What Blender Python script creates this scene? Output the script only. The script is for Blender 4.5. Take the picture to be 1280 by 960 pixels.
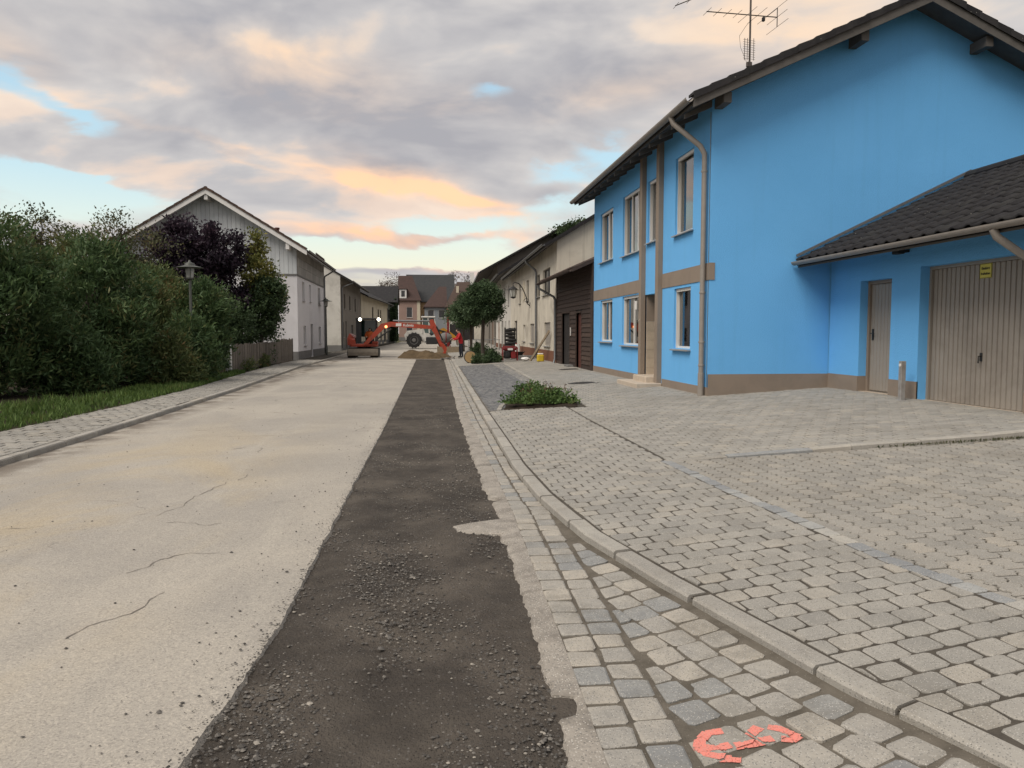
import bpy, bmesh, math, random
import numpy as np
from mathutils import Vector, Matrix, noise as mnoise

for _o in list(bpy.data.objects):
    bpy.data.objects.remove(_o)
SC = bpy.context.scene
COL = SC.collection
R = math.radians
random.seed(7)
rng = np.random.default_rng(7)

# ------------------------------------------------------------------ camera
CAM_H = 1.55
FPX = 950.0
YAW = R(6.6)
PIT = R(3.85)
cam_d = bpy.data.cameras.new('camera')
cam = bpy.data.objects.new('camera', cam_d)
COL.objects.link(cam)
cam.location = (0, 0, CAM_H)
cam.rotation_euler = (R(90) - PIT, 0, -YAW)
cam_d.sensor_width = 36
cam_d.lens = 36 * FPX / 1280
cam_d.clip_start = 0.05
cam_d.clip_end = 3000
SC.camera = cam

def ray(px, py):
    a = (px - 640) / FPX
    b = -(py - 480) / FPX
    sy, cy, sp, cp = math.sin(YAW), math.cos(YAW), math.sin(PIT), math.cos(PIT)
    f = (sy * cp, cy * cp, -sp)
    r = (cy, -sy, 0)
    u = (sy * sp, cy * sp, cp)
    return tuple(f[i] + a * r[i] + b * u[i] for i in range(3))
def onz(px, py, z=0.0):
    d = ray(px, py)
    t = (z - CAM_H) / d[2]
    return (d[0] * t, d[1] * t, z)
def topix(x, y, z):
    z -= CAM_H
    sy, cy, sp, cp = math.sin(YAW), math.cos(YAW), math.sin(PIT), math.cos(PIT)
    a = x * cy - y * sy
    f = x * sy * cp + y * cy * cp - z * sp
    b = x * sy * sp + y * cy * sp + z * cp
    if f < 0.2:
        return (-9999, -9999, f)
    return (640 + FPX * a / f, 480 - FPX * b / f, f)

# ------------------------------------------------------------------ node helpers
class NT:
    def __init__(s, tree):
        s.t = tree
        s.n = tree.nodes
        s.l = tree.links
    def node(s, typ, **kw):
        n = s.n.new(typ)
        for k, v in kw.items():
            setattr(n, k, v)
        return n
    def put(s, sock, v):
        if v is None:
            return
        if hasattr(v, 'is_output') or isinstance(v, bpy.types.NodeSocket):
            s.l.new(v, sock)
        else:
            if sock.type == 'RGBA' and not isinstance(v, (int, float)) and len(v) == 3:
                v = (*v, 1)
            sock.default_value = v
    def math(s, op, a, b=None, c=None, clamp=False):
        n = s.node('ShaderNodeMath', operation=op, use_clamp=clamp)
        for i, v in enumerate((a, b, c)):
            if v is not None:
                s.put(n.inputs[i], v)
        return n.outputs[0]
    def vmath(s, op, a, b=None):
        n = s.node('ShaderNodeVectorMath', operation=op)
        s.put(n.inputs[0], a)
        if b is not None:
            s.put(n.inputs[1], b)
        return n.outputs[0]
    def noise(s, vec, scale, detail=4, rough=0.55, dist=0.0):
        n = s.node('ShaderNodeTexNoise')
        s.put(n.inputs['Vector'], vec)
        n.inputs['Scale'].default_value = scale
        n.inputs['Detail'].default_value = detail
        n.inputs['Roughness'].default_value = rough
        n.inputs['Distortion'].default_value = dist
        return n.outputs[0]
    def voro(s, vec, scale, feature='F1', out='Distance', rnd=1.0):
        n = s.node('ShaderNodeTexVoronoi', feature=feature)
        s.put(n.inputs['Vector'], vec)
        n.inputs['Scale'].default_value = scale
        n.inputs['Randomness'].default_value = rnd
        return n.outputs[out]
    def mix(s, f, a, b, blend='MIX'):
        n = s.node('ShaderNodeMix', data_type='RGBA', blend_type=blend)
        s.put(n.inputs[0], f)
        s.put(n.inputs[6], a)
        s.put(n.inputs[7], b)
        return n.outputs[2]
    def ramp(s, f, stops, interp='LINEAR'):
        n = s.node('ShaderNodeValToRGB')
        cr = n.color_ramp
        cr.interpolation = interp
        while len(cr.elements) < len(stops):
            cr.elements.new(0.5)
        for e, (p, c) in zip(cr.elements, stops):
            e.position = p
            e.color = (*c, 1) if len(c) == 3 else c
        s.put(n.inputs[0], f)
        return n.outputs[0]
    def sstep(s, v, lo, hi):
        if lo > hi:
            return s.math('SUBTRACT', 1.0, s.sstep(v, hi, lo))
        n = s.node('ShaderNodeMapRange', interpolation_type='SMOOTHSTEP')
        s.put(n.inputs[0], v)
        n.inputs[1].default_value = lo
        n.inputs[2].default_value = hi
        return n.outputs[0]
    def sep(s, v):
        n = s.node('ShaderNodeSeparateXYZ')
        s.put(n.inputs[0], v)
        return n.outputs
    def comb(s, x, y, z=0.0):
        n = s.node('ShaderNodeCombineXYZ')
        for i, v in enumerate((x, y, z)):
            s.put(n.inputs[i], v)
        return n.outputs[0]

# ------------------------------------------------------------------ world: dusk sky with broken cloud
SUN_EL, SUN_AZ = R(52), R(234)        # azimuth clockwise from +Y: behind the viewer, to the left
wd = bpy.data.worlds.new('World')
SC.world = wd
wd.use_nodes = True
w = NT(wd.node_tree)
w.n.clear()
tc = w.node('ShaderNodeTexCoord').outputs['Generated']
dx, dy, dz = w.sep(w.vmath('NORMALIZE', tc))
az = w.math('ARCTAN2', dx, dy)
el = w.math('ARCSINE', dz)
sky = w.node('ShaderNodeTexSky', sky_type='NISHITA')
sky.sun_disc = False
sky.sun_elevation = SUN_EL
sky.sun_rotation = SUN_AZ
sky.air_density = 1.0
sky.dust_density = 1.5
sky.ozone_density = 1.0
nish = w.mix(1.0, sky.outputs[0], (0.085, 0.085, 0.085), 'MULTIPLY')
# thin evening haze: the clear sky pales to cream and rose towards the horizon
elz = w.math('MAXIMUM', el, 0.0)
hz = w.ramp(w.math('MULTIPLY', elz, 2.0), [(0.0, (0.62, 0.40, 0.34)), (0.06, (0.80, 0.56, 0.40)), (0.12, (0.88, 0.76, 0.52)),
                                          (0.24, (0.70, 0.78, 0.68)), (0.40, (0.48, 0.68, 0.76)), (0.7, (0.36, 0.54, 0.68)), (1.0, (0.30, 0.46, 0.62))])
clear = w.mix(0.78, nish, hz)
# cloud layer: billowy noise over the sky dome, flattened towards the horizon
dirv = w.vmath('NORMALIZE', tc)
cp = w.vmath('MULTIPLY', dirv, (1.0, 1.0, 2.7))
wrp = w.node('ShaderNodeTexNoise')
w.put(wrp.inputs['Vector'], cp)
wrp.inputs['Scale'].default_value = 2.2
wrp.inputs['Detail'].default_value = 2.0
cpw = w.vmath('ADD', cp, w.vmath('MULTIPLY', w.vmath('SUBTRACT', wrp.outputs['Color'], (0.5, 0.5, 0.5)), (0.30, 0.30, 0.22)))
cpo = w.vmath('ADD', cpw, (0.0, 0.05, -0.085))          # a step towards the light, for relief
n1 = w.noise(cpw, 3.1, 7, 0.57)
n1o = w.noise(cpo, 3.1, 4, 0.57)
n2 = w.noise(w.vmath('ADD', cpw, (3.7, 9.2, 0)), 6.5, 5, 0.58)
relief = w.math('MULTIPLY', w.math('SUBTRACT', n1, n1o), 2.4)
_wb = w.math('MULTIPLY', w.math('SUBTRACT', n2, 0.5), 0.085)
azel = w.comb(w.math('ADD', az, _wb), w.math('ADD', el, w.math('MULTIPLY', _wb, 0.8)), 0.0)
def lobes(lst):
    """soft patches of the sky round given directions (pixel of the direction, sizes in pixels), edges frayed by noise"""
    tot = None
    for (px, py, sx, sy, rot, amp) in lst:
        d = Vector(ray(px, py)).normalized()
        mp = w.node('ShaderNodeMapping', vector_type='TEXTURE')
        w.put(mp.inputs['Vector'], azel)
        mp.inputs['Location'].default_value = (math.atan2(d.x, d.y), math.asin(d.z), 0)
        mp.inputs['Rotation'].default_value = (0, 0, -R(rot))
        mp.inputs['Scale'].default_value = (sx / FPX, sy / FPX, 1)
        dt = w.node('ShaderNodeVectorMath', operation='DOT_PRODUCT')
        w.l.new(mp.outputs[0], dt.inputs[0])
        w.l.new(mp.outputs[0], dt.inputs[1])
        e = w.math('POWER', 0.3679, dt.outputs['Value'])
        tot = w.math('MULTIPLY', e, amp) if tot is None else w.math('MULTIPLY_ADD', e, amp, tot)
    return tot
gaps = lobes([(10, 116, 62, 20, 20, .38), (105, 156, 42, 9, 14, .30), (85, 233, 110, 13, 4, .6), (30, 260, 120, 14, 0, .35), (185, 88, 30, 10, 15, .25),
              (602, 118, 26, 9, 0, .27), (560, 283, 130, 16, 2, .55), (500, 322, 190, 18, 0, .75), (700, 216, 55, 14, 0, .36), (660, 262, 50, 12, 0, .45), (760, 190, 60, 12, 10, .3)])
fill = lobes([(150, 60, 150, 40, 14, .35), (420, 160, 170, 55, 8, .5), (200, 215, 240, 30, 8, .45), (420, 240, 150, 18, 6, .5), (560, 60, 200, 60, 0, .4), (800, 90, 120, 60, 0, .4),
              (540, 343, 150, 7, 0, .45), (400, 296, 60, 10, 0, .4), (505, 304, 60, 8, 0, .4), (610, 258, 45, 12, 0, .4), (640, 180, 90, 22, 8, .3), (540, 298, 90, 5, 0, .35)])
oranges = lobes([(375, 92, 120, 30, 6, .7), (0, 66, 42, 30, 10, .6), (478, 212, 70, 15, 8, 1.1), (540, 236, 60, 10, 14, .9), (410, 288, 60, 11, 4, .95), (510, 302, 42, 7, 0, .95), (615, 252, 34, 9, 5, .8),
                 (240, 176, 130, 5, 11, .35), (770, 112, 95, 20, -8, .6), (585, 128, 40, 13, 0, .5), (960, 20, 110, 60, 0, .55), (640, 275, 40, 6, 0, .5), (540, 338, 150, 5, 0, .8), (480, 296, 110, 5, 0, .6), (700, 300, 60, 16, 0, .5), (170, 250, 60, 5, 0, .4)])
dens = w.math('SUBTRACT', w.math('ADD', w.math('ADD', w.math('MULTIPLY', w.math('SUBTRACT', n1, 0.5), 1.7), 0.70), w.math('ADD', fill, w.math('MULTIPLY', w.math('SUBTRACT', n2, 0.5), 0.5))), w.math('MULTIPLY', gaps, 1.25))
cover = w.sstep(dens, 0.24, 0.66)
shade = w.math('ADD', w.math('ADD', w.math('MULTIPLY', n2, 0.35), 0.30), w.math('ADD', relief, w.math('MULTIPLY', w.math('SUBTRACT', dens, 0.75), -0.32)))
grey = w.ramp(shade, [(0.08, (0.32, 0.318, 0.342)), (0.36, (0.415, 0.405, 0.412)), (0.58, (0.50, 0.48, 0.47)), (0.88, (0.63, 0.59, 0.545))])
rl = w.math('ADD', w.math('MULTIPLY', relief, 1.5), w.math('ADD', w.math('MULTIPLY', n2, 0.9), 0.12))
oamt = w.math('MULTIPLY', oranges, w.math('MAXIMUM', rl, 0.0))
generic_o = w.math('MULTIPLY', w.sstep(relief, 0.06, 0.32), 0.30)
oamt = w.math('MINIMUM', w.math('MULTIPLY', w.math('ADD', oamt, generic_o), 0.88), 0.85)
lit = w.ramp(w.math('MULTIPLY', elz, 2.0), [(0.0, (0.80, 0.44, 0.30)), (0.35, (0.96, 0.57, 0.32)), (0.7, (0.80, 0.58, 0.40)), (1.0, (0.70, 0.54, 0.42))])
cloud = w.mix(oamt, grey, lit)
full = w.mix(cover, clear, cloud)
# below the horizon: plain ground tone
full = w.mix(w.sstep(dz, -0.03, 0.0), (0.16, 0.15, 0.14), full)
bg = w.node('ShaderNodeBackground')
w.put(bg.inputs[0], full)
bg.inputs[1].default_value = 0.95
wo = w.node('ShaderNodeOutputWorld')
w.l.new(bg.outputs[0], wo.inputs[0])
wd.cycles.sampling_method = 'MANUAL'
wd.cycles.sample_map_resolution = 512

# ------------------------------------------------------------------ sun (behind cloud: broad and weak)
sd = bpy.data.lights.new('sun', 'SUN')
sd.energy = 2.2
sd.angle = R(35)
sd.color = (1.0, 0.93, 0.83)
sun = bpy.data.objects.new('sun', sd)
COL.objects.link(sun)
sdir = Vector((math.sin(SUN_AZ) * math.cos(SUN_EL), math.cos(SUN_AZ) * math.cos(SUN_EL), math.sin(SUN_EL)))
sun.rotation_euler = (-sdir).to_track_quat('-Z', 'Y').to_euler()
sun.location = (-20, -20, 40)

SC.view_settings.view_transform = 'Standard'
SC.view_settings.look = 'None'
SC.view_settings.exposure = 0.5
SC.view_settings.gamma = 1
SC.view_settings.use_curve_mapping = False
SC.render.engine = 'CYCLES'
SC.cycles.use_denoising = True
try:
    SC.cycles.denoiser = 'OPENIMAGEDENOISE'
    SC.cycles.denoising_input_passes = 'RGB_ALBEDO_NORMAL'
except Exception:
    pass
SC.cycles.max_bounces = 6
SC.cycles.diffuse_bounces = 3
SC.cycles.glossy_bounces = 3
SC.cycles.transparent_max_bounces = 8
SC.cycles.use_fast_gi = False
SC.cycles.caustics_reflective = False
SC.cycles.caustics_refractive = False

# ------------------------------------------------------------------ scene helpers
ORG = {}
def thing(name, label, cat, loc=(0, 0, 0), group=None):
    o = bpy.data.objects.new(name, None)
    o.empty_display_size = 0.2
    COL.objects.link(o)
    o.location = loc
    ORG[o] = Vector(loc)
    tag(o, label, cat, group)
    return o
def tag(o, label=None, cat=None, group=None, kind=None):
    if label: o['label'] = label
    if cat: o['category'] = cat
    if group: o['group'] = group
    if kind: o['kind'] = kind
    return o
def link_mesh(name, me, mats, parent=None, org=None, kind=None):
    o = bpy.data.objects.new(name, me)
    COL.objects.link(o)
    for m in (mats if isinstance(mats, (list, tuple)) else [mats]):
        if m is not None:
            me.materials.append(m)
    if parent is not None:
        o.parent = parent
        ORG[o] = ORG[parent]
    else:
        ORG[o] = Vector(org or (0, 0, 0))
        o.location = ORG[o]
    if kind:
        o['kind'] = kind
    return o
class MB:
    """collects faces in world coordinates; build() links them as ONE mesh object"""
    def __init__(s, M=None):
        s.v, s.f, s.r, s.mi = [], [], [], []
        s.M = M
        s.cur = 0.5
        s.m = 0
    def vert(s, p):
        s.v.append(tuple(p))
        return len(s.v) - 1
    def face(s, pts):
        i = [s.vert(p) for p in pts]
        s.f.append(i); s.r.append(s.cur); s.mi.append(s.m)
        return s
    def faces(s, verts, faces):
        b = len(s.v)
        s.v += [tuple(p) for p in verts]
        for f in faces:
            s.f.append([b + i for i in f]); s.r.append(s.cur); s.mi.append(s.m)
        return s
    def box(s, x0, x1, y0, y1, z0, z1, bev=0.0):
        if bev > 0:
            b = min(bev, (x1 - x0) * .45, (y1 - y0) * .45, (z1 - z0) * .45)
            poly = [(x0 + b, y0), (x1 - b, y0), (x1, y0 + b), (x1, y1 - b), (x1 - b, y1), (x0 + b, y1), (x0, y1 - b), (x0, y0 + b)]
            inn = [(x0 + 2 * b, y0 + b), (x1 - 2 * b, y0 + b), (x1 - b, y0 + 2 * b), (x1 - b, y1 - 2 * b), (x1 - 2 * b, y1 - b), (x0 + 2 * b, y1 - b), (x0 + b, y1 - 2 * b), (x0 + b, y0 + 2 * b)]
            if x1 - x0 > 4 * b and y1 - y0 > 4 * b:
                return s.loft([[(*p, z0) for p in inn], [(*p, z0 + b) for p in poly], [(*p, z1 - b) for p in poly], [(*p, z1) for p in inn]], caps=True)
            return s.loft([[(*p, z0) for p in poly], [(*p, z1) for p in poly]], caps=True)
        V = [(x0, y0, z0), (x1, y0, z0), (x1, y1, z0), (x0, y1, z0), (x0, y0, z1), (x1, y0, z1), (x1, y1, z1), (x0, y1, z1)]
        return s.faces(V, [(3, 2, 1, 0), (4, 5, 6, 7), (0, 1, 5, 4), (1, 2, 6, 5), (2, 3, 7, 6), (3, 0, 4, 7)])
    def loft(s, rings, caps=True, closed=True):
        n = len(rings[0])
        V = [p for r_ in rings for p in r_]
        F = []
        for k in range(len(rings) - 1):
            for i in range(n if closed else n - 1):
                j = (i + 1) % n
                F.append((k * n + i, k * n + j, (k + 1) * n + j, (k + 1) * n + i))
        if caps:
            F.append(tuple(reversed(range(n))))
            F.append(tuple(range((len(rings) - 1) * n, len(rings) * n)))
        return s.faces(V, F)
    def prism(s, poly, vec):
        vec = Vector(vec)
        a = [Vector(p) for p in poly]
        return s.loft([[tuple(p) for p in a], [tuple(p + vec) for p in a]])
    def bar(s, a, b, w_, h_=None, up=(0, 0, 1)):
        """rectangular bar from a to b"""
        a, b = Vector(a), Vector(b)
        h_ = h_ or w_
        d = (b - a).normalized()
        up = Vector(up)
        if abs(d.dot(up)) > 0.98:
            up = Vector((0, 1, 0)) if abs(d.y) < .9 else Vector((1, 0, 0))
        x = d.cross(up).normalized()
        y = x.cross(d).normalized()
        def ring(c):
            return [tuple(c + x * (sx * w_ / 2) + y * (sy * h_ / 2)) for sx, sy in ((-1, -1), (1, -1), (1, 1), (-1, 1))]
        return s.loft([ring(a), ring(b)])
    def tube(s, pts, rad, n=8, caps=True):
        pts = [Vector(p) for p in pts]
        rads = rad if isinstance(rad, (list, tuple)) else [rad] * len(pts)
        rings = []
        ref = None
        for i, p in enumerate(pts):
            if i == 0: d = pts[1] - pts[0]
            elif i == len(pts) - 1: d = pts[-1] - pts[-2]
            else: d = (pts[i + 1] - pts[i]).normalized() + (pts[i] - pts[i - 1]).normalized()
            d.normalize()
            if ref is None:
                ref = Vector((0, 0, 1)) if abs(d.z) < .9 else Vector((1, 0, 0))
            x = d.cross(ref).normalized()
            y = x.cross(d).normalized()
            ref = y
            rings.append([tuple(p + x * (math.cos(2 * math.pi * k / n) * rads[i]) + y * (math.sin(2 * math.pi * k / n) * rads[i])) for k in range(n)])
        return s.loft(rings, caps)
    def lathe(s, c, prof, n=16, axis='z'):
        """prof: list of (radius, height)"""
        rings = []
        for r_, h_ in prof:
            ring = []
            for k in range(n):
                a = 2 * math.pi * k / n
                p = (r_ * math.cos(a), r_ * math.sin(a), h_)
                if axis == 'x': p = (h_, p[0], p[1])
                elif axis == 'y': p = (p[0], h_, p[1])
                ring.append((c[0] + p[0], c[1] + p[1], c[2] + p[2]))
            rings.append(ring)
        return s.loft(rings)
    def build(s, name, mats, parent=None, org=None, kind=None, smooth=False, weld=False):
        o_ = ORG[parent] if parent is not None else Vector(org or (0, 0, 0))
        me = bpy.data.meshes.new(name)
        V = s.v
        if s.M is not None:
            V = [s.M(*p) for p in V]
        me.from_pydata([(p[0] - o_.x, p[1] - o_.y, p[2] - o_.z) for p in V], [], s.f)
        at = me.attributes.new('rnd', 'FLOAT', 'FACE')
        at.data.foreach_set('value', np.array(s.r, dtype=np.float32))
        ob = link_mesh(name, me, mats, parent, org, kind)
        if any(s.mi):
            me.polygons.foreach_set('material_index', s.mi)
        if s.M is not None or weld:
            bm = bmesh.new()
            bm.from_mesh(me)
            if weld:
                bmesh.ops.remove_doubles(bm, verts=bm.verts, dist=1e-5)
            bmesh.ops.recalc_face_normals(bm, faces=bm.faces)
            bm.to_mesh(me)
            bm.free()
        if smooth:
            me.polygons.foreach_set('use_smooth', [True] * len(me.polygons))
            try:
                me.set_sharp_from_angle(angle=R(40))
            except Exception:
                pass
        return ob
def copy_tree(o, parent=None):
    c = o.copy()
    COL.objects.link(c)
    if parent is not None:
        c.parent = parent
    ORG[c] = ORG.get(o, Vector())
    for ch in list(o.children):
        copy_tree(ch, c)
    return c
def fbm(x, y, z=0.0, o=4):
    return mnoise.fractal(Vector((x, y, z)), 1.0, 2.0, o)

# ------------------------------------------------------------------ materials
MATS = {}
def mat(name, col, rough=0.8, col2=None, scale=6.0, amt=1.0, bump=0.0, bscale=60.0, rndc=None, metal=0.0, spec=0.35,
        grime=None, gscale=0.9, speck=None, sscale=140.0, coat=0.0, leaf=False, emit=None, detail=5, streak=None, alpha=None):
    """one procedural surface: two-tone noise, optional per-piece tint ('rnd'), grime, specks, bump"""
    m = bpy.data.materials.new(name)
    m.use_nodes = True
    t = NT(m.node_tree)
    b = t.n['Principled BSDF']
    pos = t.node('ShaderNodeNewGeometry').outputs['Position']
    c = None
    if col2 is not None:
        f = t.sstep(t.noise(pos, scale, detail, 0.6), 0.5 - 0.28 / max(amt, .1), 0.5 + 0.28 / max(amt, .1))
        c = t.mix(f, col, col2)
    else:
        c = t.mix(0.0, col, col)
    if rndc is not None:
        at = t.node('ShaderNodeAttribute', attribute_name='rnd').outputs['Fac']
        c = t.mix(1.0, c, t.ramp(at, rndc), 'MULTIPLY')
    if grime is not None:
        g = t.sstep(t.noise(pos, gscale, 6, 0.65, 0.6), 0.46, 0.72)
        c = t.mix(t.math('MULTIPLY', g, grime[3] if len(grime) > 3 else 0.5), c, grime[:3])
    if streak is not None:
        sv = t.noise(t.vmath('MULTIPLY', pos, (5.0, 5.0, 0.22)), 1.0, 6, 0.65)
        c = t.mix(t.math('MULTIPLY', t.sstep(sv, 0.50, 0.74), streak[3]), c, streak[:3])
    if speck is not None:
        for (sc_, sz, a, sc_col) in speck:
            v = t.voro(pos, sc_)
            rr = t.voro(pos, sc_, 'F1', 'Color')
            pick = t.math('LESS_THAN', t.sep(rr)[0], a)
            k_ = t.math('MULTIPLY', t.math('LESS_THAN', v, sz), pick)
            c = t.mix(k_, c, sc_col)
    t.put(b.inputs['Base Color'], c)
    if col2 is not None and rough < 0.95:
        rr = t.math('ADD', t.math('MULTIPLY', t.math('SUBTRACT', t.noise(pos, scale * 2.3, 4), 0.5), 0.25), rough)
        t.put(b.inputs['Roughness'], rr)
    else:
        b.inputs['Roughness'].default_value = rough
    b.inputs['Metallic'].default_value = metal
    b.inputs['Specular IOR Level'].default_value = spec
    b.inputs['Coat Weight'].default_value = coat
    if bump > 0:
        bn = t.node('ShaderNodeBump')
        bn.inputs['Strength'].default_value = 1.0
        bn.inputs['Distance'].default_value = bump
        t.put(bn.inputs['Height'], t.noise(pos, bscale, 4, 0.6))
        t.l.new(bn.outputs[0], b.inputs['Normal'])
    if leaf:
        tr = t.node('ShaderNodeBsdfTranslucent')
        t.put(tr.inputs[0], c)
        ms = t.node('ShaderNodeMixShader')
        ms.inputs[0].default_value = 0.25
        t.l.new(b.outputs[0], ms.inputs[1])
        t.l.new(tr.outputs[0], ms.inputs[2])
        t.l.new(ms.outputs[0], t.n['Material Output'].inputs[0])
    if alpha:
        t.put(b.inputs['Alpha'], t.sstep(t.noise(pos, alpha, 4, 0.7), 0.28, 0.46))
    if emit:
        t.put(b.inputs['Emission Color'], emit[:3])
        b.inputs['Emission Strength'].default_value = emit[3]
    MATS[name] = m
    return m

def glass_mat(name, tint=(0.75, 0.8, 0.8), refl=0.1, dark=0.0):
    """thin pane: mirror at grazing angles, tinted see-through otherwise"""
    m = bpy.data.materials.new(name)
    m.use_nodes = True
    t = NT(m.node_tree)
    t.n.remove(t.n['Principled BSDF'])
    tr = t.node('ShaderNodeBsdfTransparent')
    t.put(tr.inputs[0], tint)
    gl = t.node('ShaderNodeBsdfGlossy')
    gl.inputs['Roughness'].default_value = 0.02
    t.put(gl.inputs[0], (0.95, 0.95, 0.95))
    fr = t.node('ShaderNodeFresnel')
    fr.inputs[0].default_value = 1.55
    ms = t.node('ShaderNodeMixShader')
    t.put(ms.inputs[0], t.math('ADD', t.math('MULTIPLY', fr.outputs[0], 1.3), refl, clamp=True))
    t.l.new(tr.outputs[0], ms.inputs[1])
    t.l.new(gl.outputs[0], ms.inputs[2])
    t.l.new(ms.outputs[0], t.n['Material Output'].inputs[0])
    MATS[name] = m
    return m

# ================================================================== GROUND
def interp(tab):
    ys = [a for a, b in tab]
    xs = [b for a, b in tab]
    return lambda y: float(np.interp(y, ys, xs))
stripL = interp([(-8, -1.2), (2.0, -0.93), (2.73, -0.86), (3.38, -0.82), (4.19, -0.77), (7.66, -0.73), (12.5, -0.66), (44, -0.46)])
stripR = interp([(-8, .38), (2.0, .50), (2.57, .52), (3.26, .56), (5.81, .61), (7.9, .60), (14.1, .66), (43.6, 1.16)])
gut0 = interp([(-8, .45), (0, .58), (2.5, .63), (3.7, .67), (6.5, .74), (8, .75), (14, .80), (36, 1.17), (60, 1.57), (140, 2.9)])
kerbX = interp([(-8, 4.9), (-3, 3.7), (0.5, 2.47), (2.23, 1.92), (2.55, 1.82), (2.8, 1.72), (3.47, 1.57), (4.34, 1.37), (5.42, 1.16), (6.9, 1.03), (8.45, 0.99), (14.2, 1.06), (36, 1.42), (60, 1.82), (140, 3.2)])
lkerb = interp([(-8, -4.95), (9.4, -4.9), (13, -4.88), (21, -5.0), (35, -5.5), (47, -5.4), (70, -5.6), (140, -3.6)])
lback = interp([(-8, -6.3), (0, -6.25), (12, -6.15), (16, -6.0), (21, -6.05), (27, -6.4), (35, -6.75), (60, -6.75), (140, -5.0)])
blueX = interp([(-3, 3.75), (0, 3.36), (3.36, 2.93), (4.22, 2.76), (5.2, 2.70), (6.4, 2.61), (8.0, 2.55)])
KW = 0.13
KZ = 0.07
def zside(x, y=0):
    return KZ + 0.062 * (x - 1.1 - 0.0165 * max(0, min(y, 60) - 12))
def zdrive(x, y=0):
    return 0.160 + 0.044 * (x - 2.6)

# --- materials
def road_mat():
    m = bpy.data.materials.new('worn_asphalt')
    m.use_nodes = True
    t = NT(m.node_tree)
    b = t.n['Principled BSDF']
    pos = t.node('ShaderNodeNewGeometry').outputs['Position']
    big = t.noise(pos, 0.45, 6, 0.6, 0.5)
    c = t.mix(t.sstep(big, 0.35, 0.68), (0.395, 0.36, 0.312), (0.325, 0.30, 0.268))
    ysn = t.sstep(t.noise(t.vmath('MULTIPLY', pos, (0.55, 0.30, 1)), 1.0, 5, 0.6, 0.8), 0.43, 0.63)
    xx, yy, zz = t.sep(pos)
    left = t.sstep(xx, -0.9, -2.6)
    near = t.sstep(yy, 16.0, 6.0)
    c = t.mix(t.math('MULTIPLY', t.math('MULTIPLY', ysn, left), t.math('MULTIPLY', near, 0.5)), c, (0.46, 0.355, 0.20))
    dk = t.sstep(t.noise(t.vmath('MULTIPLY', pos, (1.0, 0.35, 1)), 0.9, 6, 0.65, 1.0), 0.58, 0.78)
    c = t.mix(t.math('MULTIPLY', dk, 0.5), c, (0.25, 0.232, 0.21))
    lt = t.sstep(t.noise(t.vmath('MULTIPLY', pos, (1.6, 0.22, 1)), 1.3, 5, 0.6, 0.6), 0.52, 0.74)
    c = t.mix(t.math('MULTIPLY', lt, 0.35), c, (0.47, 0.43, 0.37))
    # dirt collected along the left kerb
    lk = t.sstep(xx, -4.15, -4.85)
    c = t.mix(t.math('MULTIPLY', lk, t.sstep(t.noise(pos, 2.2, 5), 0.38, 0.62)), c, (0.17, 0.145, 0.12))
    # aggregate
    ag = t.voro(pos, 130.0, 'F1', 'Color')
    agv = t.sep(ag)[0]
    c = t.mix(1.0, c, t.ramp(agv, [(0.0, (0.74, 0.74, 0.75)), (0.2, (0.93, 0.93, 0.93)), (0.75, (1.03, 1.03, 1.02)), (1.0, (1.20, 1.19, 1.16))]), 'MULTIPLY')
    fine = t.noise(pos, 260.0, 2)
    c = t.mix(1.0, c, t.ramp(fine, [(0.3, (0.86, 0.86, 0.86)), (0.7, (1.12, 1.12, 1.12))]), 'MULTIPLY')
    # hairline cracks, only in places
    wv = t.vmath('ADD', pos, t.comb(t.math('MULTIPLY', t.noise(pos, 1.6, 5), 0.9), t.math('MULTIPLY', t.noise(t.vmath('ADD', pos, (5, 3, 0)), 1.6, 5), 0.9), 0))
    ed = t.voro(wv, 0.62, 'DISTANCE_TO_EDGE')
    cm = t.math('MULTIPLY', t.sstep(ed, 0.012, 0.002), t.sstep(t.noise(pos, 0.55, 3), 0.56, 0.66))
    c = t.mix(t.math('MULTIPLY', cm, 0.7), c, (0.11, 0.10, 0.09))
    t.put(b.inputs['Base Color'], c)
    b.inputs['Roughness'].default_value = 0.9
    b.inputs['Specular IOR Level'].default_value = 0.25
    bn = t.node('ShaderNodeBump')
    bn.inputs['Distance'].default_value = 0.004
    bn.inputs['Strength'].default_value = 0.8
    t.put(bn.inputs['Height'], t.math('ADD', agv, t.math('MULTIPLY', t.noise(pos, 30, 4), 1.2)))
    t.l.new(bn.outputs[0], b.inputs['Normal'])
    return m
M_road = road_mat()
M_strip = mat('dark_base_course', (0.050, 0.043, 0.037), 0.95, (0.105, 0.090, 0.075), 1.7, 1.3, 0.016, 60, spec=0.2,
              speck=[(55, .26, .25, (0.13, 0.12, 0.11)), (120, .3, .30, (0.02, 0.018, 0.016)), (34, .10, .06, (0.30, 0.29, 0.27))], grime=(0.042, 0.036, 0.031, 0.75), gscale=1.1)
M_pebble = mat('pebbles', (0.10, 0.095, 0.09), 0.85, (0.16, 0.15, 0.14), 30, rndc=[(0, (0.35, 0.34, 0.33)), (0.7, (0.9, 0.88, 0.85)), (0.93, (1.5, 1.45, 1.35)), (1, (2.4, 2.3, 2.1))], bump=.002)
TINT = [(0, (0.85, 0.845, 0.84)), (0.4, (0.97, 0.965, 0.95)), (0.75, (1.04, 1.03, 1.015)), (1, (1.12, 1.08, 1.02))]
GR = [(120, .36, .32, (0.175, 0.168, 0.155)), (150, .34, .25, (0.43, 0.41, 0.375)), (60, .16, .22, (0.15, 0.14, 0.125))]
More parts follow.
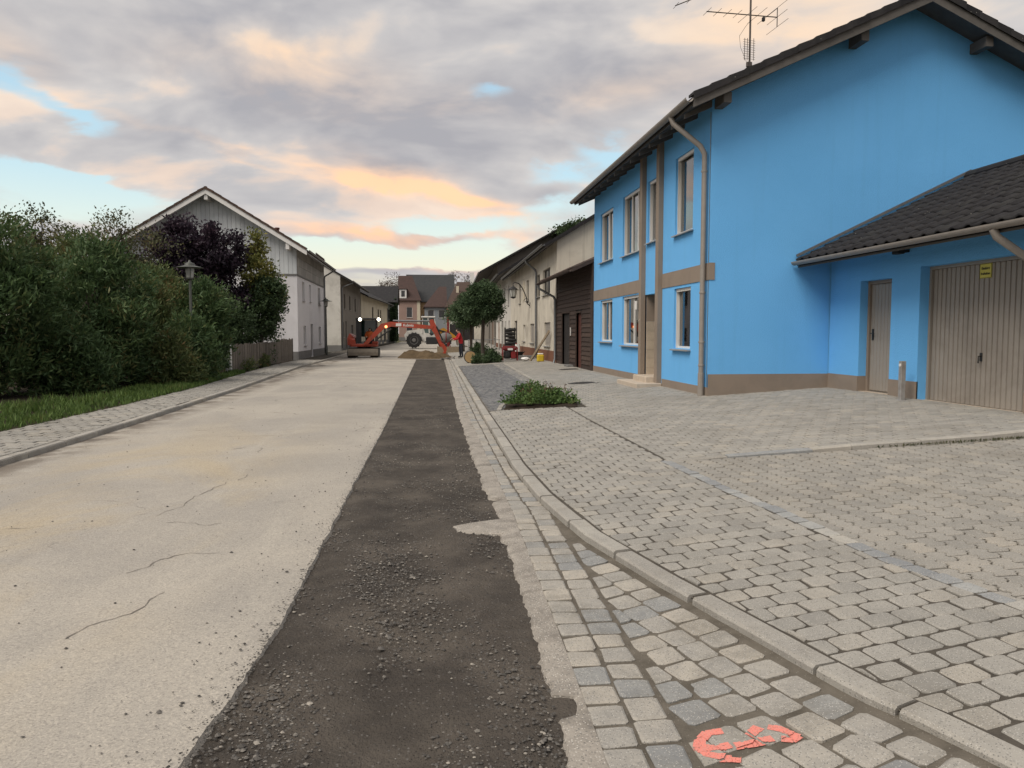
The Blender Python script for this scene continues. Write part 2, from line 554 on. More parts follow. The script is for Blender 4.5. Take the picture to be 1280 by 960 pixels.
M_paver = mat('concrete_paver', (0.308, 0.293, 0.266), 0.9, (0.256, 0.245, 0.225), 5, 1.0, 0.0022, 170, TINT, spec=.25, grime=(0.19, 0.175, 0.15, 0.55), gscale=1.1, speck=GR)
M_paver2 = mat('driveway_paver', (0.302, 0.284, 0.255), 0.9, (0.252, 0.239, 0.217), 4, 1.0, 0.0022, 170, TINT, spec=.25, grime=(0.20, 0.18, 0.15, 0.6), gscale=0.8, speck=GR)
M_sett = mat('granite_sett', (0.315, 0.302, 0.278), 0.82, (0.245, 0.238, 0.226), 9, 1.1, 0.006, 45,
             [(0, (0.76, 0.79, 0.83)), (0.16, (0.84, 0.865, 0.89)), (0.2, (0.98, 0.96, 0.93)), (0.7, (1.1, 1.06, 1.0)), (1, (1.22, 1.15, 1.05))], spec=.35, grime=(0.16, 0.145, 0.12, 0.6), gscale=2.2, speck=GR)
M_bsett = mat('blue_grey_sett', (0.27, 0.27, 0.262), 0.75, (0.22, 0.222, 0.222), 9, 1.1, 0.004, 60,
              [(0, (0.80, 0.82, 0.86)), (0.55, (1.0, 1.01, 1.02)), (0.85, (1.2, 1.2, 1.18)), (1, (1.45, 1.35, 1.2))], spec=.4, speck=GR)
M_dsett = mat('dark_sett', (0.155, 0.155, 0.155), 0.8, (0.115, 0.115, 0.118), 8, 1.1, 0.004, 60, [(0, (0.72, 0.72, 0.74)), (0.6, (1.05, 1.05, 1.05)), (1, (1.45, 1.42, 1.36))], spec=.35)
M_joint = mat('joint_sand', (0.150, 0.132, 0.108), 0.95, (0.088, 0.077, 0.062), 7, 1.2, 0.006, 120, spec=.15, speck=[(90, .25, .2, (0.22, 0.2, 0.17))])
M_joint2 = mat('dark_joint', (0.098, 0.086, 0.071), 0.95, (0.058, 0.051, 0.043), 7, 1.2, 0.006, 120, spec=.15)
M_kerb = mat('kerb_concrete', (0.375, 0.355, 0.32), 0.88, (0.305, 0.288, 0.262), 6, 1.0, 0.003, 150, TINT, spec=.25, grime=(0.22, 0.20, 0.17, 0.6), gscale=1.8, speck=GR)
M_conc = mat('rough_concrete', (0.345, 0.312, 0.272), 0.9, (0.245, 0.222, 0.195), 7, 1.2, 0.009, 70, spec=.25, grime=(0.12, 0.105, 0.09, 0.85), gscale=3.0,
             speck=[(75, .36, .45, (0.19, 0.178, 0.16)), (95, .32, .35, (0.46, 0.43, 0.385))])
M_soil = mat('soil', (0.055, 0.042, 0.031), 0.95, (0.028, 0.022, 0.017), 9, 1.1, 0.02, 40, spec=.1)
M_ground = mat('meadow_ground', (0.06, 0.075, 0.03), 0.95, (0.085, 0.07, 0.045), 0.6, 1.0, 0.02, 20, spec=.1)
M_dirt = mat('excavated_dirt', (0.135, 0.095, 0.055), 0.95, (0.085, 0.062, 0.038), 3, 1.1, 0.03, 25, spec=.1, speck=[(14, .2, .25, (0.2, 0.16, 0.11))])
M_paint = mat('marker_paint', (0.76, 0.215, 0.17), 0.8, (0.60, 0.25, 0.205), 90, 1.0, 0.002, 170, spec=.3, speck=[(170, .33, .35, (0.55, 0.30, 0.25))], alpha=110.0)
M_iron = mat('cast_iron', (0.05, 0.047, 0.045), 0.65, (0.085, 0.075, 0.066), 12, 1.0, 0.003, 80, metal=.4)

# --- the land itself
g = MB()
ZG = -0.16
for (x0, x1, y0, y1) in [(-900, 900, -300, 1600)]:
    g.face([(x0, y0, ZG), (x1, y0, ZG), (x1, y1, ZG), (x0, y1, ZG)])
tag(g.build('ground', M_ground), kind='structure')

def ysteps(a, b, k=0.02, lo=0.05):
    y = a
    out = [y]
    while y < b:
        y += max(lo, abs(y) * k)
        out.append(min(y, b))
    return out

# --- road
STRIP_END = 44.5
def jag(y, s, a=0.017):
    near = max(0.35, min(1.0, 1.2 - y / 30))
    return a * near * (mnoise.noise(Vector((y * 3.1, s, 0))) + 0.6 * mnoise.noise(Vector((y * 11.0, s + 5, 0))) + .4 * mnoise.noise(Vector((y * 31.0, s + 9, 0))))
g = MB()
ys = ysteps(-8, STRIP_END, 0.012, 0.03)
rows = []
for y in ys:
    xl, xr = lkerb(y) - .03, stripL(y) + jag(y, 1.0)
    if y < 3.5:
        xr += -.06 * max(0, 3.2 - y)
    rows.append([(xl, y, 0), (xl + .3, y, 0.004), ((xl + xr) / 2, y, 0.03), (xr - .15, y, 0.010), (xr, y, 0.001), (xr + .02, y, -0.045)])
V = [p for r_ in rows for p in r_]
n = len(rows[0])
g.faces(V, [(i * n + j, i * n + j + 1, (i + 1) * n + j + 1, (i + 1) * n + j) for i in range(len(rows) - 1) for j in range(n - 1)])
rows = []
for y in ysteps(STRIP_END, 150, 0.04, 0.5):
    xl, xr = lkerb(y) - .03, gut0(y) + .02
    rows.append([(xl, y, 0), ((xl + xr) / 2, y, 0.03), (xr, y, 0.0)])
V = [p for r_ in rows for p in r_]
g.faces(V, [(i * 3 + j, i * 3 + j + 1, (i + 1) * 3 + j + 1, (i + 1) * 3 + j) for i in range(len(rows) - 1) for j in range(2)])
road = tag(g.build('road', M_road, smooth=True), kind='structure')
# the longer cracks that can be picked out, as thin dark ribbons 4 mm proud
M_crack = mat('crack_fill', (0.14, 0.125, 0.11), 0.95, (0.24, 0.215, 0.19), 14, 1.0, .004, 80, spec=.1)
for pts in [[(195, 645), (220, 634), (250, 618), (284, 601)], [(205, 653), (240, 652), (262, 655), (278, 652)], [(158, 716), (185, 704), (220, 692), (243, 690), (276, 688)],
            [(275, 546), (320, 545), (362, 543)], [(78, 797), (110, 780), (165, 765), (196, 742), (208, 738)], [(0, 661), (30, 660), (58, 657)], [(300, 600), (306, 596), (312, 592)]]:
    wp = [Vector(onz(*p, 0.03)) for p in pts]
    fine = []
    for a, b in zip(wp, wp[1:]):
        for q in range(14):
            fine.append(a.lerp(b, q / 14))
    fine.append(wp[-1])
    L, Rr = [], []
    for i, p in enumerate(fine):
        d = (fine[min(i + 1, len(fine) - 1)] - fine[max(i - 1, 0)]).normalized()
        nn = Vector((-d.y, d.x, 0))
        p = p + nn * (0.05 * mnoise.noise(p * 5) + .02 * mnoise.noise(p * 17))
        wdt = (0.0015 + 0.007 * abs(mnoise.noise(p * 7 + Vector((3, 0, 0))))) * min(1, i / 2, (len(fine) - 1 - i) / 2 + .01) * max(1, p.y / 8)
        # follow the crown of the road
        xl, xr = lkerb(p.y) - .03, stripL(p.y)
        zc = .003 + float(np.interp(p.x, [xl, xl + .3, (xl + xr) / 2, xr - .15, xr], [0, .004, .03, .010, .001]))
        L.append((p.x + nn.x * wdt, p.y + nn.y * wdt, zc)); Rr.append((p.x - nn.x * wdt, p.y - nn.y * wdt, zc))
    g = MB()
    g.faces(L + Rr, [(i, i + 1, len(L) + i + 1, len(L) + i) for i in range(len(L) - 1)])
    g.build('crack', M_crack, road)

# --- broken-out strip: lower, rough
g = MB()
ys = ysteps(-8, STRIP_END + 1.5, 0.0065, 0.022)
ys = [y for y in ys if y < 1.2][::4] + [y for y in ys if y >= 1.2]
nx = 44
V = []
for y in ys:
    a, b = stripL(y) - .35, stripR(y) + .12
    for i in range(nx + 1):
        x = a + (b - a) * i / nx
        z = -0.016 + 0.011 * fbm(x * 1.3, y * .9, 0, 3) + 0.010 * fbm(x * 6, y * 6, 3, 3) + .010 * fbm(x * 20, y * 20, 5, 3) + .012 * math.sin(x * 9 + .8 * fbm(x, y * .3, 1, 2)) * .5
        V.append((x, y, z))
g.faces(V, [(i * (nx + 1) + j, i * (nx + 1) + j + 1, (i + 1) * (nx + 1) + j + 1, (i + 1) * (nx + 1) + j) for i in range(len(ys) - 1) for j in range(nx)])
tag(g.build('roadwork_strip', M_strip, smooth=True), kind='structure')

# --- concrete margin along the gutter, ragged on the strip side, with one tongue reaching into the strip
g = MB()
ys = ysteps(-8, STRIP_END + .8, 0.010, 0.03)
rows = []
for y in ys:
    xr = gut0(y) + .01
    xl = stripR(y) + jag(y, 4.0, .04) - .005
    if 2.95 < y < 3.12: xl = min(xl + .10, xr - .02)
    if 6.22 < y < 7.5: xl = stripR(y) + .02 + .025 * mnoise.noise(Vector((y * 9, 2, 0)))
    if 6.9 < y < 7.05: xl = xr - .05
    if 5.78 <= y <= 6.2:
        xl = float(np.interp(y, [5.78, 5.80, 5.82, 5.98, 6.06, 6.14, 6.2], [.58, .33, .25, .24, .21, .40, .57])) + .018 * mnoise.noise(Vector((y * 14, 0, 0)))
    rows.append([(xl - .035, y, -0.05), (xl, y, -0.004), (min(xl + .05, xr - .005), y, 0.006), (xr, y, 0.008), (xr + .005, y, -0.05)])
V = [p for r_ in rows for p in r_]
g.faces(V, [(i * 5 + j, i * 5 + j + 1, (i + 1) * 5 + j + 1, (i + 1) * 5 + j) for i in range(len(rows) - 1) for j in range(4)])
tag(g.build('concrete_margin', M_conc, smooth=True), kind='structure')

# --- loose stones
def stones(name, pts, mat_, kind='stuff', parent=None):
    """pts: (x, y, z, r)"""
    g = MB()
    for (x, y, z, r_) in pts:
        g.cur = random.random()
        a0 = random.random() * 6
        sx, sy, sz = r_ * random.uniform(.7, 1.3), r_ * random.uniform(.7, 1.3), r_ * random.uniform(.5, .8)
        top = [(x + sx * math.cos(a0 + k * 1.2566) * random.uniform(.8, 1.1), y + sy * math.sin(a0 + k * 1.2566) * random.uniform(.8, 1.1), z + sz * random.uniform(-.1, .25)) for k in range(5)]
        b = len(g.v)
        g.v += top + [(x, y, z + sz), (x, y, z - sz * .6)]
        for k in range(5):
            g.f.append([b + k, b + (k + 1) % 5, b + 5]); g.r.append(g.cur); g.mi.append(0)
            g.f.append([b + (k + 1) % 5, b + k, b + 6]); g.r.append(g.cur); g.mi.append(0)
    return tag(g.build(name, mat_, parent), kind=kind)
pts = []
while len(pts) < 9500:
    y = 2.0 + 14 * random.random() ** 2.2
    x = random.uniform(stripL(y) - .02, stripR(y) - .02)
    d = fbm(x * 1.5 + 3, y * 1.1, 8, 3)
    d += 1.1 * math.exp(-(((x + .28) / .25) ** 2 + ((y - 4.6) / .8) ** 2)) + .8 * math.exp(-(((x - .45) / .2) ** 2 + ((y - 7.4) / .9) ** 2)) + .6 * math.exp(-(((x + .6) / .15) ** 2 + ((y - 2.9) / .6) ** 2))
    if d < random.uniform(-.2, 1.0):
        continue
    r_ = random.choice([.003, .004, .005, .006, .007, .009]) * random.uniform(.8, 1.3)
    if random.random() < .012: r_ = random.uniform(.012, .019)
    pts.append((x, y, -0.016 + 0.011 * fbm(x * 1.3, y * .9, 0, 3) + 0.010 * fbm(x * 6, y * 6, 3, 3) + .007, r_))
stones('loose_gravel', pts, M_pebble)
pts = []
for _ in range(1300):
    y = 2.3 + 15 * random.random() ** 1.6
    x = random.uniform(-4.6, stripL(y) - .05)
    if random.random() < .45:
        x = stripL(y) - abs(random.gauss(0, .18))
    xl, xr = lkerb(y) - .03, stripL(y)
    mid = (xl + xr) / 2
    zc = .03 - .02 * abs(x - mid) / (xr - mid)
    pts.append((x, y, zc + .003, random.choice([.0025, .003, .003, .004, .004, .005, .007, .010]) * random.uniform(.7, 1.2)))
for _ in range(2600):
    y = 2.2 + 16 * random.random() ** 1.8
    x = stripL(y) - abs(random.gauss(0, .05)) + .02
    pts.append((x, y, .003, random.choice([.002, .003, .004, .006]) * random.uniform(.7, 1.3)))
stones('road_crumbs', pts, M_pebble)

# --- block paving machinery
def clip(poly, px, py, nx_, ny_):
    """keep the side where (p - (px,py)) . n >= 0"""
    out = []
    m = len(poly)
    for i in range(m):
        a, b = poly[i], poly[(i + 1) % m]
        da = (a[0] - px) * nx_ + (a[1] - py) * ny_
        db = (b[0] - px) * nx_ + (b[1] - py) * ny_
        if da >= 0: out.append(a)
        if (da >= 0) != (db >= 0):
            t = da / (da - db)
            out.append((a[0] + (b[0] - a[0]) * t, a[1] + (b[1] - a[1]) * t))
    return out
def area(poly):
    return 0.5 * sum(poly[i][0] * poly[(i + 1) % len(poly)][1] - poly[(i + 1) % len(poly)][0] * poly[i][1] for i in range(len(poly)))
def centroid(poly):
    return (sum(p[0] for p in poly) / len(poly), sum(p[1] for p in poly) / len(poly))
def block_rings(poly, zf, dz, inset, depth, tilt, round_=0.006):
    cx, cy = centroid(poly)
    rad = max(math.hypot(p[0] - cx, p[1] - cy) for p in poly)
    k = max(.5, 1 - inset / rad)
    def zz(x, y): return zf(x, y) + dz + tilt[0] * (x - cx) + tilt[1] * (y - cy)
    outer = [(x, y, zz(x, y) - round_) for x, y in poly]
    inner = [(cx + (x - cx) * k, cy + (y - cy) * k, zz(x, y)) for x, y in poly]
    low = [(x, y, zz(x, y) - depth) for x, y in poly]
    return [low, outer, inner]
def add_block(g, blk, zf, inset, depth):
    poly, rnd, dz, tilt = blk
    rings = block_rings(poly, zf, dz, inset, depth, tilt)
    n_ = len(poly)
    b = len(g.v)
    for r_ in rings: g.v += r_
    fs = []
    for k in range(2):
        for i in range(n_):
            j = (i + 1) % n_
            fs.append([b + k * n_ + i, b + k * n_ + j, b + (k + 1) * n_ + j, b + (k + 1) * n_ + i])
    fs.append([b + 2 * n_ + i for i in range(n_)])
    for f in fs:
        g.f.append(f); g.r.append(rnd); g.mi.append(0)
def lay(blocks, zf, mat_, parent, name, rest_name, inset=.012, depth=.05, limit=300):
    """the blocks that show largest become parts, the rest one joined part"""
    sc = []
    for b in blocks:
        cx, cy = centroid(b[0])
        u, v_, f = topix(cx, cy, zf(cx, cy))
        infr = -40 < u < 1320 and 300 < v_ < 1000
        sc.append((0 if infr else 1, f if f > .2 else 999))
    order = sorted(range(len(blocks)), key=lambda i: sc[i])
    rest = MB()
    for q, i in enumerate(order):
        if q < limit and sc[i][0] == 0:
            g = MB()
            add_block(g, blocks[i], zf, inset, depth)
            g.build(name, mat_, parent)
        else:
            add_block(rest, blocks[i], zf, inset, depth)
    if rest.v:
        rest.build(rest_name, mat_, parent, kind='stuff')
def jitter(poly, a):
    return [(x + random.uniform(-a, a), y + random.uniform(-a, a)) for x, y in poly]
def mkblk(poly, dz=.0025, tl=.012):
    return (poly, random.random(), random.gauss(0, dz), (random.gauss(0, tl), random.gauss(0, tl)))
def rrect(w_, h_, ch=.03):
    """rounded-corner paver outline"""
    a, b = w_ / 2, h_ / 2
    return [(-a + ch, -b), (a - ch, -b), (a, -b + ch * .8), (a, b - ch * .8), (a - ch, b), (-a + ch, b), (-a, b - ch * .8), (-a, -b + ch * .8)]

# base sheets
def sheet(name, mat_, xa, xb, y0, y1, zf, off, k=.03, lo=.2, nx_=6, kind='structure', rough=0.0):
    g = MB()
    V = []
    yy = ysteps(y0, y1, k, lo)
    for y in yy:
        a, b = xa(y), xb(y)
        for i in range(nx_ + 1):
            x = a + (b - a) * i / nx_
            V.append((x, y, zf(x, y) + off + (rough * (fbm(x * 5, y * 5, 2, 3) + .5 * fbm(x * 17, y * 17, 7, 2)) if rough else 0)))
    g.faces(V, [(i * (nx_ + 1) + j, i * (nx_ + 1) + j + 1, (i + 1) * (nx_ + 1) + j + 1, (i + 1) * (nx_ + 1) + j) for i in range(len(yy) - 1) for j in range(nx_)])
    return tag(g.build(name, mat_), kind=kind)

# --- gutter: two rows of granite setts, then a wedge of larger stones up to the curved kerb
def zgut(x, y=0):
    return 0.012 + .003 * math.sin(y * 1.7) + 0.10 * max(0, x - 1.0) * max(0.0, min(1.0, (9 - y) / 2))
gutter = sheet('gutter', M_joint, gut0, lambda y: kerbX(y) + .05, -8, 60, zgut, -.0085, k=.008, lo=.03, nx_=26, rough=.0022)
random.seed(21)
bl = []
for r_ in range(2):
    y = -1.0 + r_ * .08
    while y < 44:
        ln = random.uniform(.135, .175)
        wd_ = min(.165, (kerbX(y) - gut0(y)) / 2)
        x0 = gut0(y) + .01 + r_ * wd_
        x1 = x0 + wd_ - random.uniform(.012, .022)
        s_ = (gut0(y + .1) - gut0(y)) / .1
        p = [(x0 + .012, y), (x1 - .012, y), (x1, y + .012), (x1 + s_ * ln, y + ln - .012), (x1 - .012, y + ln), (x0 + .012, y + ln), (x0 + s_ * ln, y + ln - .012), (x0, y + .012)]
        bl.append(mkblk(jitter(p, .006), .002, .02))
        y += ln + random.uniform(.012, .026)
wedge = []
for c in range(10):
    # columns parallel to the kerb
    y = -.6 + .09 * (c % 2)
    while y < 8.4:
        ln = random.uniform(.15, .18)
        yy = y + ln / 2
        s_ = (kerbX(yy + .2) - kerbX(yy - .2)) / .4
        cs, sn = 1 / math.hypot(1, s_), s_ / math.hypot(1, s_)
        off = .055 + (c + .5) * .156
        wdt = .148 + random.uniform(-.007, .004)
        cx, cy = kerbX(yy) - off * cs, yy + off * sn
        q = []
        for (a, b) in jitter(rrect(wdt, ln, .020), .005):
            q.append((cx + a * cs + b * sn, cy - a * sn + b * cs))
        wd_ = min(.165, (kerbX(cy) - gut0(cy)) / 2)
        lim = gut0(cy) + .02 + 2 * wd_
        q = clip(q, lim, cy, 1, 0)
        y += ln + .011
        if len(q) > 2 and abs(area(q)) > .007 and cy > -1:
            wedge.append(mkblk(q, .002, .02))
lay(bl + wedge, zgut, M_sett, gutter, 'sett', 'sett_field', inset=.014, limit=300)

# --- sprayed marks, lying on the stone tops only
paint = MB()
def onzg(px, py):
    p = onz(px, py, .04)
    for _ in range(6): p = onz(px, py, zgut(p[0], p[1]))
    return p
strokes = [[(902, 913), (884, 915), (875, 925), (874, 935), (884, 944), (900, 947), (914, 947)], [(878, 936), (895, 935), (912, 931)], [(920, 932), (940, 929), (965, 924)],
           [(938, 919), (948, 910)], [(961, 909), (975, 911), (988, 916), (998, 919)], [(998, 919), (990, 924), (978, 923)], [(912, 948), (925, 949)]]
for st in strokes:
    wp0 = [Vector(onzg(*p)) for p in st]
    wp = []
    for a, b in zip(wp0, wp0[1:]):
        m_ = max(1, int((b - a).length / .02))
        wp += [a.lerp(b, q / m_) for q in range(m_)]
    wp.append(wp0[-1])
    for a, b in zip(wp, wp[1:]):
        d = (b - a).normalized()
        nn = Vector((-d.y, d.x, 0)) * (.019 + random.uniform(-.004, .005))
        a2, b2 = a - d * .004, b + d * .004
        quad = [(a2 + nn), (b2 + nn), (b2 - nn), (a2 - nn)]
        jz = lambda p: (p.x, p.y, zgut(p.x, p.y) - .0035)
        paint.face([jz(p) for p in quad])
        for blk in wedge + bl:
            c = centroid(blk[0])
            if abs(c[0] - a.x) > .4 or abs(c[1] - a.y) > .4: continue
            cx, cy = c
            pol = [(p.x, p.y) for p in quad]
            m_ = len(blk[0])
            sgn = 1 if area(blk[0]) > 0 else -1
            for i in range(m_):
                p0, p1 = blk[0][i], blk[0][(i + 1) % m_]
                ex, ey = p1[0] - p0[0], p1[1] - p0[1]
                pol = clip(pol, p0[0], p0[1], -ey * sgn, ex * sgn)
                if len(pol) < 3: break
            if len(pol) >= 3 and abs(area(pol)) > 1e-5:
                zz = lambda x, y: zgut(x, y) + blk[2] + blk[3][0] * (x - cx) + blk[3][1] * (y - cy) + .0015 + .0004 * len(paint.f) % .0012
                paint.face([(x, y, zz(x, y)) for x, y in pol])
pm = paint.build('spray_marking', M_paint, gutter)
pm['label'] = 'salmon orange sprayed survey mark on the gutter stones'

# --- kerb on the right, single stones
def kz(y): return zside(kerbX(y) + .08, y)
kerb = sheet('kerb', M_joint, lambda y: kerbX(y) + .02, lambda y: kerbX(y) + KW - .01, -8, 60, lambda x, y: kz(y), -.016, nx_=1)
arc = [(kerbX(y), y) for y in np.arange(-3, 62, .02)]
cum = [0]
for a, b in zip(arc, arc[1:]): cum.append(cum[-1] + math.hypot(b[0] - a[0], b[1] - a[1]))
pos_ = 0.0
kerb_far = MB()
while pos_ < cum[-1] - 1.1:
    ln = 0.98 + random.uniform(-.05, .05)
    if 5.2 < pos_ < 6.3: ln = .42
    ii = [i for i in range(len(cum)) if pos_ + .008 <= cum[i] <= pos_ + ln - .008]
    pts = [arc[i] for i in ii[::6]] + [arc[ii[-1]]]
    g = MB()
    g.cur = random.random()
    dz = random.gauss(0, .003)
    sh = random.gauss(0, .003)
    rings = []
    for i, (x, y) in enumerate(pts):
        s_ = (kerbX(y + .1) - kerbX(y - .1)) / .2
        cs, sn = 1 / math.hypot(1, s_), s_ / math.hypot(1, s_)
        def P(o, z): return (x + (o + sh) * cs, y - (o + sh) * sn, z + dz)
        Z = kz(y)
        rings.append([P(0, -.08), P(0, Z - .014), P(.014, Z), P(KW - .012, Z + .003), P(KW, Z - .006), P(KW, -.08)])
    g.loft(rings)
    g.build('kerb_stone', M_kerb, kerb, smooth=False)
    pos_ += ln

# --- sidewalk (rounded concrete pavers in half bond, rows swinging with the kerb)
def side_right(y):
    return blueX(y) if y < 8 else 2.62 + 0.0165 * max(0, y - 12)
sidewalk = sheet('sidewalk', M_joint2, lambda y: kerbX(y) + .03, lambda y: side_right(y) + .02, -1.2, 14.3, zside, -.0085, k=.010, lo=.05, nx_=24, rough=.0035)
bl = []
PX, PY = .183, .152
shear = lambda v: np.interp(v, [-2, 2, 4, 8, 12], [.22, .20, .14, .05, .02])
r_ = 0
v = -1.6
while v < 14.6:
    u = .4 + (PX / 2 if r_ % 2 else 0)
    while u < 4.0:
        cy = v + shear(v) * (u - 1.2)
        cx = u + .10 * (max(0, 8 - v) / 6) * (u - 1.2) * 0
        a_ = math.atan(shear(v))
        wj = PX - .011 + random.uniform(-.005, .005)
        hj = PY - .013 + random.uniform(-.005, .004)
        cs, sn = math.cos(a_), math.sin(a_)
        q = [(cx + a * cs - b * sn * .5, cy + a * sn + b * cs) for a, b in jitter(rrect(wj, hj, .021), .004)]
        u += PX
        if not (-1 < cy < 14.25): continue
        kx = kerbX(cy) + KW * 1.05 + .014
        s_ = (kerbX(cy + .1) - kerbX(cy - .1)) / .2
        q = clip(q, kx, cy, 1, -s_)
        if len(q) < 3: continue
        bx = side_right(cy) - .012
        s2 = (side_right(cy + .05) - side_right(cy - .05)) / .1
        q = clip(q, bx, cy, -1, s2)
        # bed corner
        if len(q) > 2 and cy > 13.6: q = clip(q, 1.45, 14.22, .21, -1)
        if len(q) < 3 or abs(area(q)) < .0012: continue
        bl.append(mkblk(q, .002, .010))
    v += PY
    r_ += 1
lay(bl, zside, M_paver, sidewalk, 'paving_stone', 'paving_field')

# --- blue-grey border row between sidewalk and driveway
border = sheet('border_row', M_joint, lambda y: blueX(y) - .01, lambda y: blueX(y) + .13, -3, 8.05, lambda x, y: zside(x), -.014, nx_=1)
y = -1.0
bl = []
while y < 7.95:
    ln = random.uniform(.13, .20)
    x = blueX(y + ln / 2)
    s_ = (blueX(y + .1) - blueX(y - .1)) / .2
    p = [(x + .005 + s_ * (yy - ln / 2) + o, y + yy) for o, yy in ((.006, 0), (.094, 0), (.104, .01), (.104, ln - .01), (.094, ln), (.006, ln), (-.002, ln - .01), (-.002, .01))]
    bl.append(mkblk(jitter(p, .004), .003, .02))
    y += ln + .011
lay(bl, zside, M_bsett, border, 'border_sett', 'border_field')

# --- driveway: interlocking wave pavers
driveway = sheet('driveway', M_joint2, lambda y: blueX(y) + .10, lambda y: 12.0, -8, 7.9, zdrive, -.014)
WX, WY = .140, .198
wob = [(0, -.012), (.10, -.012), (.16, .012), (.34, .012), (.40, -.012), (.60, -.012), (.66, .012), (.84, .012), (.90, -.012), (1, -.012)]
bl = []
c = 0
x = 2.5
while x < 10.6:
    y = -1.0 + (WY / 2 if c % 2 else 0)
    while y < 7.9:
        L = [(x + .007 + o, y + .008 + t * (WY - .016)) for t, o in wob]
        Q = [(x + WX - .007 + o, y + .008 + t * (WY - .016)) for t, o in wob]
        q = Q + L[::-1]
        cy, cx = y + WY / 2, x + WX / 2
        y += WY
        u_, v_, f_ = topix(cx, cy, .3)
        if not (-100 < u_ < 3200): continue
        bx = blueX(cy) + .112
        s2 = (blueX(cy + .05) - blueX(cy - .05)) / .1
        if cx < bx + .25: q = clip(q, bx, cy, 1, -s2)
        if len(q) > 2 and cy > 7.6: q = clip(q, cx, 7.89, 0, -1)
        if len(q) < 3 or abs(area(q)) < .004: continue
        # slight diagonal lie of the pattern
        bl.append(mkblk(q, .0018, .010))
    x += WX
    c += 1
lay(bl, zdrive, M_paver2, driveway, 'wave_paver', 'wave_field', inset=.009)

# --- edging between driveway and the higher apron
edging = tag(MB().box(2.62, 9.5, 7.93, 7.99, -.05, .16).build('edging', M_joint), kind='structure')
x = 2.60
while x < 8.6:
    ln = random.uniform(.42, .98)
    g = MB()
    g.cur = random.random()
    z0, z1 = zside(x) + .004 + random.gauss(0, .004), zside(x + ln) + .004 + random.gauss(0, .004)
    ya = 7.905 + random.uniform(-.012, .006)
    yb = ya + .115
    a, b = x + .006, x + ln - .006
    g.faces([(a, ya, -.05), (b, ya, -.05), (b, yb, -.05), (a, yb, -.05), (a, ya, z0 - .012), (b, ya, z1 - .012), (b, yb, z1 - .006), (a, yb, z0 - .006),
             (a + .01, ya + .014, z0), (b - .01, ya + .014, z1), (b - .01, yb - .01, z1), (a + .01, yb - .01, z0)],
            [(3, 2, 1, 0), (0, 1, 5, 4), (1, 2, 6, 5), (2, 3, 7, 6), (3, 0, 4, 7), (4, 5, 9, 8), (5, 6, 10, 9), (6, 7, 11, 10), (7, 4, 8, 11), (8, 9, 10, 11)])
    g.build('edging_stone', M_bsett if random.random() < .45 else M_kerb, edging)
    x += ln

# --- forecourt in front of the blue house
def fore_right(y):
    return 7.9 if y < 14.07 else 5.46
g = MB()
def zf2(x, y): return zside(x, y) - .012
for (xa, xb, ya, yb) in [(2.6, 9.6, 8.0, 14.07), (2.6, 5.6, 14.07, 33.95), (9.6, 14, 3, 14.0)]:
    ny = 12
    V = []
    for i in range(ny + 1):
        y = ya + (yb - ya) * i / ny
        for xx in (xa, xb): V.append((xx, y, zf2(min(xx, 8.2), y) - (.05 if yb > 60 else 0)))
    g.faces(V, [(i * 2, i * 2 + 1, i * 2 + 3, i * 2 + 2) for i in range(ny)])
forecourt = tag(g.build('forecourt', M_joint2), kind='structure')
bl = []
r_ = 0
v = 8.04
BX, BY = .190, .155
while v < 33.7:
    u = 2.63 + 0.0165 * max(0, v - 12) + (BX / 2 if r_ % 2 else 0) - BX / 2
    rt = fore_right(v) - .01
    while u < rt + .1:
        q = [(u + BX / 2 + a, v + BY / 2 + b) for a, b in jitter(rrect(BX - .014, BY - .017, .020), .003)]
        u += BX
        cx, cy = centroid(q)
        uu, vv, ff = topix(cx, cy, .35)
        if not (-100 < uu < 1420): continue
        q = clip(q, 2.645 + 0.0165 * max(0, cy - 12), cy, 1, 0)
        if len(q) > 2: q = clip(q, rt, cy, -1, 0)
        if len(q) > 2 and 13.7 < cy < 17 and cx < 3.3: q = clip(q, 3.04, 15, 1, -.02) if cx > 2.4 else []
        if len(q) < 3 or abs(area(q)) < .0015: continue
        if math.hypot(cx - 4.07, cy - 19.4) < .42 or math.hypot(cx - 4.95, cy - 25.8) < .40: continue
        bl.append(mkblk(q, .0015, .008))
    v += BY
    r_ += 1
lay(bl, zside, M_paver, forecourt, 'paving_stone', 'paving_field')

# --- parking bay of small dark setts with a pale kerb line on its right
bay_r = lambda y: 2.88 + .034 * (y - 16)
bay = sheet('parking_bay', M_joint, lambda y: kerbX(y) + KW, lambda y: bay_r(y) + .1, 14.2, 34, zside, -.010)
bl = []
v = 14.35
r_ = 0
while v < 33.5:
    u = kerbX(v) + KW + .02 + (.055 if r_ % 2 else 0)
    while u < bay_r(v) - .06:
        q = [(u + .052 + a, v + .05 + b) for a, b in jitter(rrect(.094, .092, .016), .007)]
        u += .106
        cx, cy = centroid(q)
        # keep out of the planting bed
        if cy < 16.7 and cx > 1.42 + .28 * (cy - 14.2): continue
        bl.append(mkblk(q, .002, .03))
    v += .104
    r_ += 1
lay(bl, zside, M_dsett, bay, 'dark_sett', 'dark_sett_field', inset=.014)
y = 16.6
while y < 33:
    g = MB()
    g.cur = random.random()
    g.prism([(bay_r(y), y + .01, -.05), (bay_r(y) + .11, y + .01, -.05), (bay_r(y + 1) + .11, y + .99, -.05), (bay_r(y + 1), y + .99, -.05)], (0, 0, zside(bay_r(y), y) + .05 + .02))
    g.build('bay_kerb_stone', M_kerb, bay)
    y += 1.0

